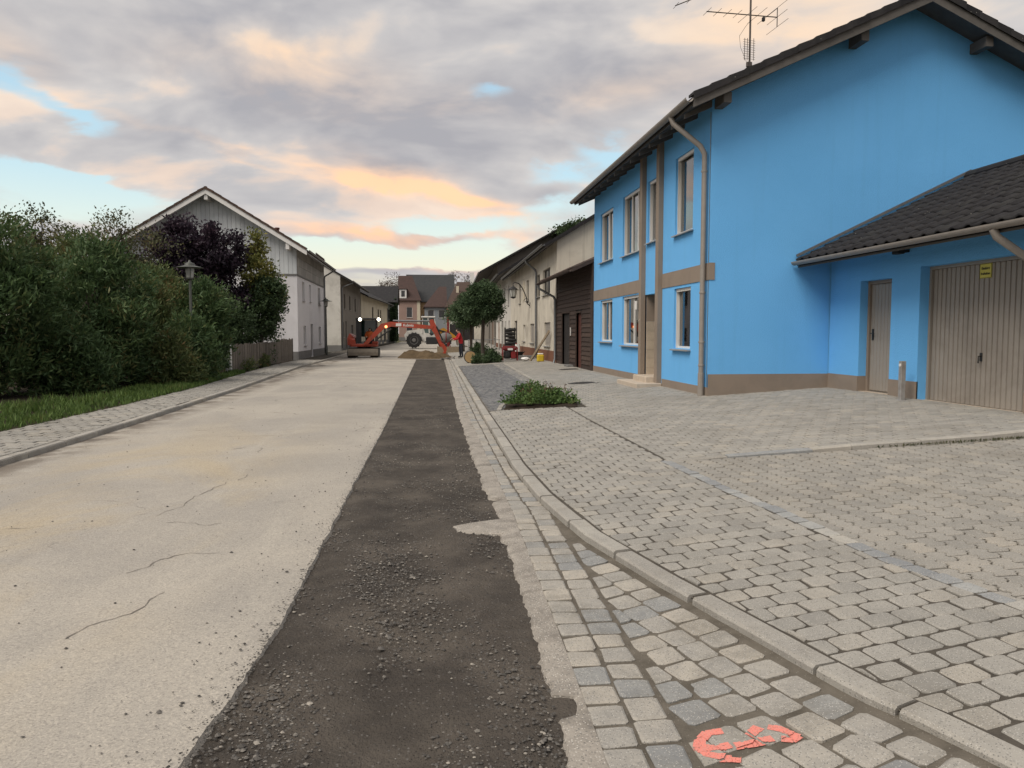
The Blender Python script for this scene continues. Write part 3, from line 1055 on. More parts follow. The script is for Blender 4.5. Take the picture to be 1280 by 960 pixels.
# --- planting bed with pale edging
bed = MB()
BED = [(1.50, 14.27), (2.86, 13.99), (3.04, 15.0), (3.02, 16.2), (2.15, 16.75), (1.62, 15.2)]
cx, cy = centroid(BED)
rings = []
for k_, h_ in ((1.0, -.03), (1.0, -.002), (.9, .015), (.6, .035), (.25, .045)):
    rr = []
    for i in range(24):
        a = i / 24 * len(BED)
        p, q = BED[int(a) % len(BED)], BED[(int(a) + 1) % len(BED)]
        t = a - int(a)
        x, y = p[0] + (q[0] - p[0]) * t, p[1] + (q[1] - p[1]) * t
        x, y = cx + (x - cx) * k_, cy + (y - cy) * k_
        rr.append((x, y, zside(x, y) + h_ + (.015 * fbm(x * 5, y * 5) if k_ < 1 else 0)))
    rings.append(rr)
bed.loft(rings)
bedo = tag(bed.build('planting_bed', M_soil, smooth=True), kind='structure')
for (a, b) in [((1.40, 14.25), (1.52, 15.0)), ((1.52, 15.01), (1.80, 15.9)), ((1.80, 15.91), (2.10, 16.75)), ((2.15, 16.82), (3.0, 16.3))]:
    g = MB()
    g.cur = random.random()
    zz = zside(a[0], a[1]) + .012
    g.bar((a[0], a[1], zz - .06), (b[0], b[1], zside(*b) + .012 - .06), .085, .13)
    g.build('bed_edging_stone', M_kerb, bedo)

# --- manhole covers
for (x, y, r_, lab) in [(4.07, 19.4, .37, 'round dark iron manhole cover in paving before the blue house entrance'), (4.95, 25.8, .36, 'round dark iron manhole cover in paving before the brown timber annex')]:
    z0 = zside(x, y)
    t = thing('manhole_cover', lab, 'manhole cover', (x, y, z0 - .03), 'manhole covers in the paving')
    def Z(p): return p
    sl = .062
    def ringz(rad, h_, n_=28): return [(x + rad * math.cos(2 * math.pi * k / n_), y + rad * math.sin(2 * math.pi * k / n_), z0 + h_ + sl * rad * math.cos(2 * math.pi * k / n_)) for k in range(n_)]
    MB().loft([ringz(r_ + .05, -.03), ringz(r_ + .05, .004), ringz(r_, .004), ringz(r_, -.03)], caps=False).build('frame', M_kerb, t)
    MB().loft([ringz(r_ - .012, -.03), ringz(r_ - .012, .001), ringz(r_ - .03, .006)]).build('lid', M_iron, t)
    for a in range(-3, 4):
        for b in range(-3, 4):
            px_, py_ = x + a * .085, y + b * .085
            if math.hypot(px_ - x, py_ - y) < r_ - .07:
                zz = z0 + sl * (px_ - x)
                MB().box(px_ - .022, px_ + .022, py_ - .022, py_ + .022, zz + .004, zz + .012).build('stud', M_iron, t)

# --- pavement on the left
def zleft(x, y=0): return 0.085 + .02 * (lkerb(y) - x)
lpave = sheet('left_pavement', M_joint2, lambda y: lback(y) - .02, lambda y: lkerb(y) - .09, -8, 120, zleft, -.010)
bl = []
v = 4.0
r_ = 0
while v < 42:
    u = lback(v) + .01 - (.105 if r_ % 2 else 0)
    while u < lkerb(v) - .1:
        q = [(u + .105 + a, v + .085 + b) for a, b in jitter(rrect(.196, .150, .02), .003)]
        u += .212
        cx, cy = centroid(q)
        q = clip(q, lback(cy) + .005, cy, 1, 0)
        if len(q) > 2: q = clip(q, lkerb(cy) - .115, cy, -1, 0)
        if len(q) < 3 or abs(area(q)) < .005: continue
        bl.append(mkblk(q, .003, .02))
    v += .172
    r_ += 1
lay(bl, zleft, M_paver, lpave, 'paving_stone', 'paving_field')
lk = tag(MB().box(-5.3, -5.29, -8, -7.9, -.1, -.05).build('left_kerb', M_joint), kind='structure')
y = 2.0
while y < 60:
    g = MB()
    g.cur = random.random()
    ln = 1.0
    a, b = y + .008, y + ln - .008
    dz = random.gauss(0, .003)
    rings = [[(lkerb(q) - .11, q, -.1), (lkerb(q) - .11, q, .082 + dz), (lkerb(q) - .012, q, .078 + dz), (lkerb(q), q, .062 + dz), (lkerb(q) + .006, q, -.1)] for q in (a, (a + b) / 2, b)]
    g.loft(rings)
    g.build('kerb_stone', M_kerb, lk)
    y += ln

rp = sheet('right_pavement', M_paver, lambda y: kerbX(y) + KW - .01, lambda y: 5.9 + .04 * max(0, y - 50), 33.9, 118, lambda x, y: zside(x, y), -.012, nx_=3)

# ================================================================== BUILDINGS
M_blue = mat('blue_render', (0.165, 0.478, 0.87), 0.88, (0.152, 0.455, 0.84), 0.8, .8, 0.010, 75, spec=.18, grime=(0.135, 0.42, 0.78, 0.4), gscale=.5, streak=(0.14, 0.41, 0.745, .30))
M_taupe = mat('taupe_paint', (0.265, 0.215, 0.172), 0.8, (0.25, 0.20, 0.16), 2, .8, 0.002, 120, spec=.25, grime=(0.19, 0.155, 0.125, 0.5), gscale=1.2)
M_ftile = mat('beige_tile', (0.47, 0.40, 0.32), 0.6, (0.40, 0.34, 0.27), 6, 1, .002, 80, [(0, (.88, .88, .88)), (1, (1.1, 1.08, 1.05))])
M_stone = mat('step_stone', (0.52, 0.44, 0.35), 0.7, (0.43, 0.36, 0.29), 7, 1, .002, 100)
M_roof = mat('dark_roof_tile', (0.026, 0.025, 0.027), 0.85, (0.015, 0.0145, 0.0165), 5, 1.1, .006, 45, [(0, (.65, .65, .66)), (.6, (1.05, 1.02, 1.0)), (1, (1.5, 1.42, 1.35))], spec=.3, grime=(0.038, 0.038, 0.035, 0.5), gscale=2.0, speck=[(18, .13, .10, (0.28, 0.27, 0.24))])
M_redroof = mat('red_roof_tile', (0.072, 0.045, 0.040), 0.85, (0.052, 0.036, 0.033), 3, 1.1, .01, 20, [(0, (.7, .7, .7)), (1, (1.25, 1.2, 1.15))], spec=.25)
M_blackroof = mat('slate_roof', (0.030, 0.032, 0.035), 0.8, (0.045, 0.045, 0.046), 3, 1, .01, 20)
M_brownroof = mat('brown_roof_tile', (0.075, 0.047, 0.036), 0.85, (0.05, 0.036, 0.03), 4, 1, .01, 20, [(0, (.7, .7, .7)), (1, (1.3, 1.25, 1.2))])
M_wood = mat('weathered_board', (0.125, 0.115, 0.105), 0.8, (0.095, 0.087, 0.08), 6, 1, .003, 60, spec=.25)
M_gut = mat('gutter_metal', (0.29, 0.26, 0.23), 0.55, (0.245, 0.22, 0.195), 8, 1, .001, 60, metal=.1)
M_zinc = mat('zinc', (0.22, 0.225, 0.23), 0.45, (0.17, 0.175, 0.18), 10, 1, .001, 60, metal=.6)
M_frame = mat('window_frame_beige', (0.70, 0.67, 0.625), 0.55, (0.64, 0.61, 0.565), 4, .8)
M_white = mat('white_paint', (0.72, 0.70, 0.67), 0.6, (0.64, 0.62, 0.60), 4, .8)
M_sill = mat('sill_metal', (0.40, 0.40, 0.40), 0.4, (0.33, 0.33, 0.33), 5, 1, metal=.4)
M_curtain = mat('curtain', (0.80, 0.80, 0.79), 0.9, (0.70, 0.70, 0.70), 5, 1)
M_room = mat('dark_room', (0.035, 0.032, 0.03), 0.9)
M_door = mat('garage_steel', (0.315, 0.28, 0.24), 0.55, (0.285, 0.253, 0.217), 1.5, .8, .001, 40, spec=.4, grime=(0.18, 0.155, 0.13, 0.45), gscale=1.1, streak=(0.19, 0.165, 0.14, .4))
M_lock = mat('lock_metal', (0.06, 0.055, 0.05), 0.4, metal=.7)
M_sign = mat('sign_yellow', (0.62, 0.55, 0.10), 0.5, (0.56, 0.48, 0.09), 6, 1)
M_ink = mat('sign_ink', (0.02, 0.02, 0.02), 0.6)
M_galv = mat('galvanised_post', (0.42, 0.41, 0.40), 0.45, (0.27, 0.25, 0.23), 7, 1.1, .001, 60, metal=.4)
M_plast = mat('white_render', (0.66, 0.645, 0.66), 0.9, (0.61, 0.595, 0.61), .7, .9, .004, 90, spec=.2, grime=(0.52, 0.505, 0.51, 0.5), gscale=.6, streak=(0.48, 0.465, 0.46, .3))
M_wall2 = mat('old_white_render', (0.60, 0.575, 0.53), 0.9, (0.54, 0.515, 0.47), .7, 1, .005, 80, spec=.2, grime=(0.30, 0.28, 0.25, 0.5), gscale=.7)
M_greyr = mat('grey_brown_render', (0.24, 0.215, 0.185), 0.9, (0.20, 0.178, 0.155), .8, 1, .005, 80, spec=.2)
M_cream = mat('cream_render', (0.60, 0.54, 0.42), 0.9, (0.54, 0.48, 0.37), .7, 1, .004, 80, spec=.2, grime=(0.33, 0.29, 0.23, 0.5), gscale=.5)
M_cream2 = mat('stained_cream_render', (0.62, 0.57, 0.48), 0.9, (0.55, 0.505, 0.425), .9, 1.1, .004, 80, spec=.2, grime=(0.31, 0.275, 0.225, 0.6), gscale=.8, streak=(0.30, 0.265, 0.215, .5))
M_green = mat('pale_green_render', (0.20, 0.215, 0.175), 0.9, (0.17, 0.185, 0.15), .8, 1)
M_pink = mat('salmon_render', (0.33, 0.225, 0.19), 0.9, (0.29, 0.20, 0.17), .5, 1)
M_och = mat('ochre_render', (0.36, 0.25, 0.14), 0.9, (0.32, 0.22, 0.12), .5, 1)
M_bgrey = mat('blue_grey_cladding', (0.235, 0.255, 0.275), 0.7, (0.205, 0.225, 0.25), .5, 1)
M_plank = mat('pale_blue_board', (0.58, 0.60, 0.61), 0.75, (0.52, 0.54, 0.55), 2.5, 1, .003, 60, [(0, (.86, .86, .87)), (1, (1.08, 1.08, 1.07))])
M_shing = mat('grey_shingle', (0.30, 0.29, 0.27), 0.85, (0.25, 0.24, 0.225), 3, 1, .003, 50, [(0, (.85, .85, .85)), (1, (1.12, 1.1, 1.08))])
M_brownw = mat('dark_brown_board', (0.060, 0.040, 0.032), 0.75, (0.040, 0.028, 0.023), 5, 1.1, .004, 50, [(0, (.7, .7, .72)), (1, (1.4, 1.35, 1.3))], spec=.3)
M_redw = mat('red_brown_door', (0.095, 0.030, 0.022), 0.6, (0.075, 0.025, 0.019), 5, 1)
M_blackw = mat('dark_door', (0.020, 0.018, 0.018), 0.6, (0.03, 0.026, 0.025), 5, 1)
M_brick = mat('brick_plinth', (0.20, 0.088, 0.052), 0.9, (0.145, 0.07, 0.045), 9, 1.1, .01, 30, [(0, (.7, .7, .7)), (1, (1.3, 1.2, 1.1))])
M_grey = mat('grey_base', (0.17, 0.165, 0.16), 0.9, (0.14, 0.135, 0.13), 3, 1, .004, 60)
M_shut = mat('roller_shutter', (0.33, 0.30, 0.265), 0.7, (0.29, 0.265, 0.235), 4, 1)
M_orw = mat('orange_brown_wood', (0.24, 0.105, 0.045), 0.7, (0.19, 0.08, 0.035), 4, 1)
M_glass = glass_mat('window_glass', (0.86, 0.90, 0.89), .08)
M_dglass = mat('dark_glass', (0.030, 0.033, 0.037), 0.12, spec=.6)
M_black = mat('black_rubber', (0.018, 0.018, 0.019), 0.75, (0.028, 0.027, 0.026), 9, 1, .003, 60)

def frame_of(A, U, N):
    """local (u along the front, d into the house, z up) -> world"""
    A, U, N = Vector(A), Vector(U).normalized(), Vector(N).normalized()
    return lambda u, d, z: (A.x + U.x * u + N.x * d, A.y + U.y * u + N.y * d, z)
def holed(g, u0, u1, z0, z1, holes, d=0.0, depth=.16):
    """wall with real openings and reveals"""
    us = sorted({u0, u1, *[min(max(h[i], u0), u1) for h in holes for i in (0, 1)]})
    zs = sorted({z0, z1, *[min(max(h[i], z0), z1) for h in holes for i in (2, 3)]})
    for a, b in zip(us, us[1:]):
        for c, e in zip(zs, zs[1:]):
            m, q = (a + b) / 2, (c + e) / 2
            if any(h[0] < m < h[1] and h[2] < q < h[3] for h in holes): continue
            g.face([(a, d, c), (b, d, c), (b, d, e), (a, d, e)])
    for h in holes:
        a, b, c, e = h[:4]
        dp = h[4] if len(h) > 4 else depth
        g.face([(a, d, c), (a, d + dp, c), (a, d + dp, e), (a, d, e)])
        g.face([(b, d, c), (b, d, e), (b, d + dp, e), (b, d + dp, c)])
        g.face([(a, d, e), (a, d + dp, e), (b, d + dp, e), (b, d, e)])
        g.face([(a, d, c), (b, d, c), (b, d + dp, c), (a, d + dp, c)])
def window(par, M, u0, u1, z0, z1, d=.12, leaves=2, fr=.055, frm=None, glass=None, sill=True, sillm=None, shutter=False, room=False, curtain=None, name='window'):
    """frame mesh with child panes, sill, curtains"""
    frm = frm or M_white
    glass = glass or M_dglass
    g = MB(M)
    g.box(u0, u1, d, d + .07, z0, z0 + fr); g.box(u0, u1, d, d + .07, z1 - fr, z1)
    g.box(u0, u0 + fr, d, d + .07, z0 + fr, z1 - fr); g.box(u1 - fr, u1, d, d + .07, z0 + fr, z1 - fr)
    ws = [u0 + fr + (u1 - u0 - 2 * fr) * i / leaves for i in range(leaves + 1)]
    for x in ws[1:-1]:
        g.box(x - fr * .7, x + fr * .7, d - .004, d + .066, z0 + fr, z1 - fr)
    wo_ = g.build(name, frm, par)
    for i in range(leaves):
        a, b = ws[i] + (fr * .7 if i else 0), ws[i + 1] - (fr * .7 if i < leaves - 1 else 0)
        p = MB(M)
        p.box(a - .002, b + .002, d + .03, d + .042, z0 + fr - .002, z1 - fr + .002)
        p.build('pane', glass, wo_)
    if sill:
        s_ = MB(M)
        V = [(u0 - .05, -.075, z0 - .05), (u0 - .05, d + .005, z0 - .03), (u0 - .05, d + .005, z0 - .003), (u0 - .05, -.075, z0 - .026)]
        s_.loft([V, [(u1 + .05, p[1], p[2]) for p in V]])
        s_.build('sill', sillm or M_sill, wo_)
    if shutter:
        s_ = MB(M)
        k_ = max(2, int((z1 - z0 - fr) / .06))
        for i in range(k_):
            a = z0 + .02 + (z1 - z0 - fr) * i / k_
            s_.box(u0 + .02, u1 - .02, d - .03, d - .012, a, a + (z1 - z0 - fr) / k_ - .008)
        s_.build('shutter', M_shut, wo_)
    if curtain:
        for (a, b) in curtain:
            c_ = MB(M)
            n_ = 14
            V = []
            for i in range(n_ + 1):
                x = u0 + (u1 - u0) * (a + (b - a) * i / n_)
                dd = d + .105 + .02 * math.sin(i * 1.9)
                V += [(x, dd, z0 + .02), (x, dd, z1 - .02)]
            c_.faces(V, [(2 * i, 2 * i + 2, 2 * i + 3, 2 * i + 1) for i in range(n_)])
            c_.build('curtain', M_curtain, wo_)
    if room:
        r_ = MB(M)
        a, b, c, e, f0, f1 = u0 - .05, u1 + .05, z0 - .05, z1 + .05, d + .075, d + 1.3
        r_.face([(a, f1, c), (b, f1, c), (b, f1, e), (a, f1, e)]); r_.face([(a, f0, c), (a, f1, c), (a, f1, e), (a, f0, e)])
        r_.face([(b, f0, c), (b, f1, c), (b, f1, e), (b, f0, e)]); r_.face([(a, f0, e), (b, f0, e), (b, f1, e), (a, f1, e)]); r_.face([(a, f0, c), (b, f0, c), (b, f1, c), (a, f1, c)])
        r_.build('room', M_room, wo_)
    return wo_
def gutter_run(par, M, u0, u1, d, z, r_=.07, m=None):
    g = MB(M)
    prof = [(d + r_ * math.cos(a), z + r_ * math.sin(a)) for a in [R(180 + 18 * i) for i in range(11)]]
    inn = [(d + (r_ - .008) * math.cos(a), z + (r_ - .008) * math.sin(a)) for a in [R(360 - 18 * i) for i in range(11)]]
    ring = prof + inn
    g.loft([[(u0, p[0], p[1]) for p in ring], [(u1, p[0], p[1]) for p in ring]])
    b = g.build('gutter', m or M_gut, par)
    return b
def gable_roof(par, M, L, D, ze, slope, oe, ov, th=.10, tile=None, under=None, ov2=None, oe_back=None, hip=(0, 0)):
    """two slabs; ze = height of the roof's top face at the front eave edge (d = -oe)"""
    ov2 = ov if ov2 is None else ov2
    ob = oe if oe_back is None else oe_back
    zr = ze + slope * (D / 2 + oe)
    g = MB(M)
    h0, h1 = hip
    if h0 or h1:
        a, b = -ov, L + ov2
        zb_ = zr - slope * (D / 2 + ob)
        T = [(a, -oe, ze), (b, -oe, ze), (b, D + ob, zb_), (a, D + ob, zb_), (a + h0, D / 2, zr), (b - h1, D / 2, zr)]
        g.faces(T + [(p[0], p[1], p[2] - th) for p in T], [(0, 1, 5, 4), (1, 2, 5), (2, 3, 4, 5), (3, 0, 4), (6, 10, 11, 7), (7, 11, 8), (8, 11, 10, 9), (9, 10, 6), (0, 6, 7, 1), (1, 7, 8, 2), (2, 8, 9, 3), (3, 9, 6, 0)])
        return g.build('roof', tile or M_roof, par), zr
    g.loft([[(-ov, -oe, ze), (-ov, D / 2, zr), (-ov, D + ob, zr - slope * (D / 2 + ob)), (-ov, D + ob, zr - slope * (D / 2 + ob) - th), (-ov, D / 2, zr - th), (-ov, -oe, ze - th)],
            [(L + ov2, -oe, ze), (L + ov2, D / 2, zr), (L + ov2, D + ob, zr - slope * (D / 2 + ob)), (L + ov2, D + ob, zr - slope * (D / 2 + ob) - th), (L + ov2, D / 2, zr - th), (L + ov2, -oe, ze - th)]], caps=False)
    for u in (-ov, L + ov2):
        g.face([(u, -oe, ze), (u, D / 2, zr), (u, D / 2, zr - th), (u, -oe, ze - th)])
        g.face([(u, D / 2, zr), (u, D + ob, zr - slope * (D / 2 + ob)), (u, D + ob, zr - slope * (D / 2 + ob) - th), (u, D / 2, zr - th)])
    r_ = g.build('roof', tile or M_roof, par)
    u_ = MB(M)
    t2 = .035
    for (a, b, za, zb) in [(-oe + .02, D / 2 - .01, ze - th - .003, zr - th - .003), (D / 2 + .01, D + ob - .02, zr - th - .003, zr - slope * (D / 2 + ob) - th - .003)]:
        u_.loft([[(-ov + .03, a, za + (.02 * slope if a < D / 2 else 0)), (-ov + .03, b, zb), (-ov + .03, b, zb - t2), (-ov + .03, a, za - t2)], [(L + ov2 - .03, a, za), (L + ov2 - .03, b, zb), (L + ov2 - .03, b, zb - t2), (L + ov2 - .03, a, za - t2)]])
    u_.build('soffit', under or M_wood, r_)
    return r_, zr
def gable_poly(g, u, D, zb, zt_front, zr, zt_back=None):
    zt_back = zt_front if zt_back is None else zt_back
    g.face([(u, 0, zb), (u, D, zb), (u, D, zt_back), (u, D / 2, zr), (u, 0, zt_front)])

# ------------------------------------------------------------------ the blue house
BH = thing('blue_house', 'two storey sky blue rendered house with taupe pillars and dark tiled gable roof', 'house', (5.42, 14.07, .3))
Mb = frame_of((5.42, 14.07, 0), (0, 1, 0), (1, 0, 0))
LB, DB = 9.95, 8.0
SL = .46
ZE = 5.80
zroof = lambda d: ZE + SL * (d + .57) if d <= 4 else ZE + SL * (4.57) - SL * (d - 4)
uw = [(7.53, 9.07, 3.70, 5.16), (4.60, 6.43, 3.64, 5.22), (3.36, 4.10, 3.73, 5.18), (.96, 2.06, 3.66, 5.28)]
lw = [(7.53, 9.0, 1.30, 2.53), (4.65, 6.41, 1.23, 2.53), (1.02, 2.05, 1.22, 2.50)]
entry = (3.10, 4.23, .46, 2.48, 1.15)
g = MB(Mb)
holed(g, 0, LB, -.2, zroof(0) - .12, uw + lw + [entry])
gable_poly(g, 0, DB, -.2, zroof(0) - .12, zroof(4) - .12)
gable_poly(g, LB, DB, -.2, zroof(0) - .12, zroof(4) - .12)
g.face([(0, DB, -.2), (LB, DB, -.2), (LB, DB, zroof(DB) - .12), (0, DB, zroof(DB) - .12)])
g.build('wall', M_blue, BH)
for i, (h, lv, cur) in enumerate([(uw[0], 2, [(.0, .30)]), (uw[1], 3, [(.0, .2), (.62, 1)]), (uw[2], 1, [(.3, .7)]), (uw[3], 1, [(.35, 1.)]), (lw[0], 2, [(0, .25), (.7, 1)]), (lw[1], 2, [(.1, .6)]), (lw[2], 1, [(.3, 1.)])]):
    window(BH, Mb, *h, d=.09, fr=.045, leaves=lv, frm=M_frame, glass=M_glass, curtain=cur, room=True)
    # slim roller-shutter guide rails, as on the real openings
    q = MB(Mb)
    q.box(h[0] + .002, h[0] + .03, .05, .088, h[2], h[3] - .002); q.box(h[1] - .03, h[1] - .002, .05, .088, h[2], h[3] - .002); q.box(h[0] + .03, h[1] - .03, .04, .088, h[3] - .07, h[3] - .002)
    q.build('shutter_rail', M_frame, BH)
# plinths, band
g = MB(Mb)
for (a, b) in [(.0, 2.82), (4.50, LB)]: g.box(a, b, -.014, 0.02, -.2, .50)
g.build('plinth', M_taupe, BH)
g = MB(Mb); g.box(-.016, .02, -.0, 2.43, -.2, .755)
g.build('plinth', M_taupe, BH)
for (a, b) in [(-.0, 2.88), (4.44, LB)]:
    g = MB(Mb); g.box(a, b, -.013, .02, 2.56, 2.885); g.build('band', M_taupe, BH)
g = MB(Mb); g.box(-.012, .012, -.012, .10, 2.56, 2.885); g.build('band', M_taupe, BH)
# pillars
for (a, b) in [(2.88, 3.10), (4.23, 4.44)]:
    g = MB(Mb); g.box(a, b, -.11, .03, .20, zroof(-.1) - .17); g.build('pillar', M_taupe, BH)
# entrance recess: clad side walls, ceiling, back door, steps
g = MB(Mb); g.box(4.20, 4.226, .03, 1.15, .46, 1.83); eo = g.build('entrance_cladding', M_ftile, BH)
for i in range(6):
    for j in range(3):
        g = MB(Mb); g.cur = random.random()
        g.box(4.193, 4.20, .04 + j * .365, .04 + j * .365 + .357, .48 + i * .223, .48 + i * .223 + .216)
        g.build('tile', M_ftile, eo)
g = MB(Mb); g.box(4.20, 4.226, .03, 1.15, 1.832, 2.478); g.build('entrance_wall_top', M_taupe, BH)
g = MB(Mb); g.box(3.105, 3.13, .03, 1.15, .46, 2.478); g.build('entrance_side', M_taupe, BH)
g = MB(Mb); g.box(3.13, 4.20, 1.10, 1.145, .46, 2.44, .01); dr = g.build('front_door', M_frame, BH)
g = MB(Mb); g.box(3.35, 3.98, 1.085, 1.098, 1.2, 2.2); g.build('pane', M_dglass, dr)
g = MB(Mb); g.tube([(3.24, 1.05, 1.4), (3.24, 1.05, 1.65)], .012); g.build('handle', M_zinc, dr)
g = MB(Mb); g.box(2.78, 4.52, -.62, -.02, .15, .395, .012); g.build('step', M_stone, BH)
g = MB(Mb); g.box(3.13, 4.20, -.30, 1.1, .30, .53, .012); g.build('step', M_stone, BH)
g = MB(Mb); g.box(4.40, 4.48, -.19, -.15, 2.12, 2.34, .01); g.build('door_lamp', M_white, BH)
# roof
rf, zr = gable_roof(BH, Mb, LB, DB, ZE, SL, .57, .52, .10)
def verge_tiles(par, M, u, D, ze, slope, oe, n_, m, w_=.26, th=.055, side=-1):
    for half in (0, 1):
        Ls = D / 2 + oe
        for i in range(n_):
            a, b = i / n_ * Ls, (i + 1) / n_ * Ls + .05
            if half == 0:
                da, db = -oe + a, -oe + b
                za, zb = ze + slope * a, ze + slope * min(b, Ls)
            else:
                da, db = D + oe - a, D + oe - b
                za, zb = ze + slope * a, ze + slope * min(b, Ls)
            g = MB(M)
            g.cur = random.random()
            lift = .030
            jt = random.uniform(-.008, .008)
            q = [(u - .035, da, za + lift + .003), (u - .035, db, zb + .004), (u - .035, db, zb + .004 + th), (u - .035, da, za + lift + th)]
            g.loft([[(p[0] + jt, p[1], p[2]) for p in q], [(p[0] + w_, p[1], p[2]) for p in q]])
            q = [(u - .05 + jt, da, za - .05), (u - .05 + jt, db, zb - .06), (u - .05 + jt, db, zb + .004 + th), (u - .05 + jt, da, za + lift + th)]
            g.loft([q, [(p[0] + .014, p[1], p[2]) for p in q]])
            g.build('tile', m, par)
verge_tiles(rf, Mb, -.52, DB, ZE, SL, .57, 14, M_roof)
# barge boards under the verge tiles
for s_ in (0, 1):
    g = MB(Mb)
    if s_ == 0: q = [(-.535, -.56, ZE - .03), (-.535, 4.0, zr - .05), (-.535, 4.0, zr - .22), (-.535, -.56, ZE - .19)]
    else: q = [(-.535, 4.0, zr - .05), (-.535, 8.56, ZE - .03), (-.535, 8.56, ZE - .19), (-.535, 4.0, zr - .22)]
    g.loft([q, [(-.50, p[1], p[2]) for p in q]])
    g.build('barge_board', M_wood, rf)
# purlin heads carrying the overhang
for d_ in (.12, 2.75, 5.25, 7.88):
    g = MB(Mb)
    zt = zroof(d_) - .17
    g.box(-.44, .02, d_ - .075, d_ + .075, zt - .20, zt - .012)
    g.build('purlin', M_wood, rf)
# rafter tails along the eave
for i in range(14):
    u = .05 + i * (LB - .1) / 13
    g = MB(Mb)
    q = [(u - .04, -.52, ZE - .14 - .012), (u - .04, .0, zroof(0) - .152), (u - .04, .0, zroof(0) - .27), (u - .04, -.52, ZE - .235)]
    g.loft([q, [(u + .04, p[1], p[2]) for p in q]])
    g.build('rafter', M_wood, rf)
gutter_run(BH, Mb, -.55, LB + .5, -.64, ZE - .03, .075)
g = MB(Mb)
g.tube([(.50, -.64, ZE - .09), (.46, -.60, ZE - .22), (.17, -.16, 5.10), (.14, -.085, 4.95), (.14, -.085, 3.0), (.14, -.085, .33)], .052, 10)
dp = g.build('downpipe', M_gut, BH, smooth=True)
for z in (4.6, 2.3, 1.35, .9):
    g = MB(Mb); g.lathe((.14, -.085, z), [(.056, 0), (.060, .005), (.060, .035), (.056, .04)], 10); g.build('pipe_clip', M_gut, dp)
g = MB(Mb); g.lathe((.14, -.085, .16), [(.06, 0), (.06, .6), (.056, .62)], 10); g.build('pipe_foot', M_gut, dp)
# vertical cable line by the corner
g = MB(Mb); g.tube([(.035, -.012, .5), (.035, -.012, 5.7)], .006, 5); g.build('cable', M_zinc, BH)

# ------------------------------------------------------------------ aerial on the roof
AX, AY = 6.97, 16.0
M_al = mat('aerial_metal', (0.10, 0.085, 0.075), 0.5, metal=.5)
at_ = thing('roof_antenna', 'tall mast with several comb shaped television aerials above the blue house roof', 'antenna', (AX, AY, 6.75))
MB().tube([(AX, AY, 6.6), (AX, AY, 9.5)], .022, 8).build('mast', M_al, at_)
def yagi(z, a, l0, l1, n_, el, name='aerial', lens=None, tilt=0.0):
    d = Vector((math.cos(a), math.sin(a), tilt))
    p = Vector((-math.sin(a), math.cos(a), 0))
    c = Vector((AX, AY, z))
    g = MB()
    g.tube([c + d * l0, c + d * l1], .011, 6)
    b = g.build(name, M_al, at_)
    for i in range(n_):
        q = c + d * (l0 + (l1 - l0) * (i + .03) / (n_ - .9))
        le = lens(i) if lens else el
        MB().tube([q - p * le, q + p * le], .0045, 5).build('rod', M_al, b)
    return b, c + d * l0, c + d * l1, p
ya, e0, e1, pp = yagi(8.31, R(184), -.62, 1.00, 8, .30, lens=lambda i: .42 if i < 4 else .20)
MB().tube([e0 - Vector((0, 0, .20)), e0 + Vector((0, 0, .20))], .010, 6).build('reflector_post', M_al, ya)
for dzz in (-.2, .2): MB().tube([e0 + Vector((0, 0, dzz)) - pp * .45, e0 + Vector((0, 0, dzz)) + pp * .45], .0045, 5).build('rod', M_al, ya)
MB().box(AX + .26, AX + .32, AY - .03, AY + .03, 8.19, 8.28, .01).build('junction_box', M_black, ya)
yb, e0, e1, pp = yagi(9.12, R(182), -.4, 1.68, 8, .16, tilt=-.43)
# small grid aerial low on the mast
g = MB()
for i in range(9):
    g.tube([(AX - .19, AY - .10, 7.38 + i * .048), (AX + .11, AY - .02, 7.38 + i * .048)], .004, 4)
for x in (-.15, -.09, -.02, .05): g.tube([(AX + x, AY - .08, 7.34), (AX + x, AY - .08, 7.80)], .007, 4)
g.box(AX - .10, AX + .02, AY - .1, AY - .04, 7.20, 7.31, .01)
g.build('grid_aerial', M_al, at_)
MB().tube([(AX, AY - .02, 8.2), (AX - .12, AY - .03, 8.05), (AX - .25, AY - .03, 7.85), (AX - .22, AY - .03, 7.62), (AX - .05, AY - .03, 7.25)], .004, 4).build('cable', M_black, at_)

# ------------------------------------------------------------------ garage wing
GA = thing('garage', 'low sky blue garage wing with taupe plinth and dark tiled lean roof', 'garage', (7.86, 8.6, .45))
Mg = frame_of((7.86, 8.6, 0), (0, 1, 0), (1, 0, 0))
LG_ = 14.05 - 8.6
dopen = (3.50, 4.43, .49, 2.48, .22)
gopen = (.55, 2.76, .47, 2.60, .23)
g = MB(Mg)
holed(g, 0, LG_, -.2, 3.10, [dopen, gopen])
g.face([(0, 0, -.2), (0, 5.4, -.2), (0, 5.4, 3.0), (0, 2.8, 4.42), (0, 0, 3.1)])
g.build('wall', M_blue, GA)
for (a, b) in [(2.76, 3.50), (4.43, LG_), (-.014, .55)]:
    g = MB(Mg); g.box(a, b, -.014, .02, -.2, .765); g.build('plinth', M_taupe, GA)
g = MB(Mg); g.box(4.425, 4.428, .0, .2, .49, .765); g.box(3.502, 3.505, .0, .2, .49, .765); g.build('plinth', M_taupe, GA)
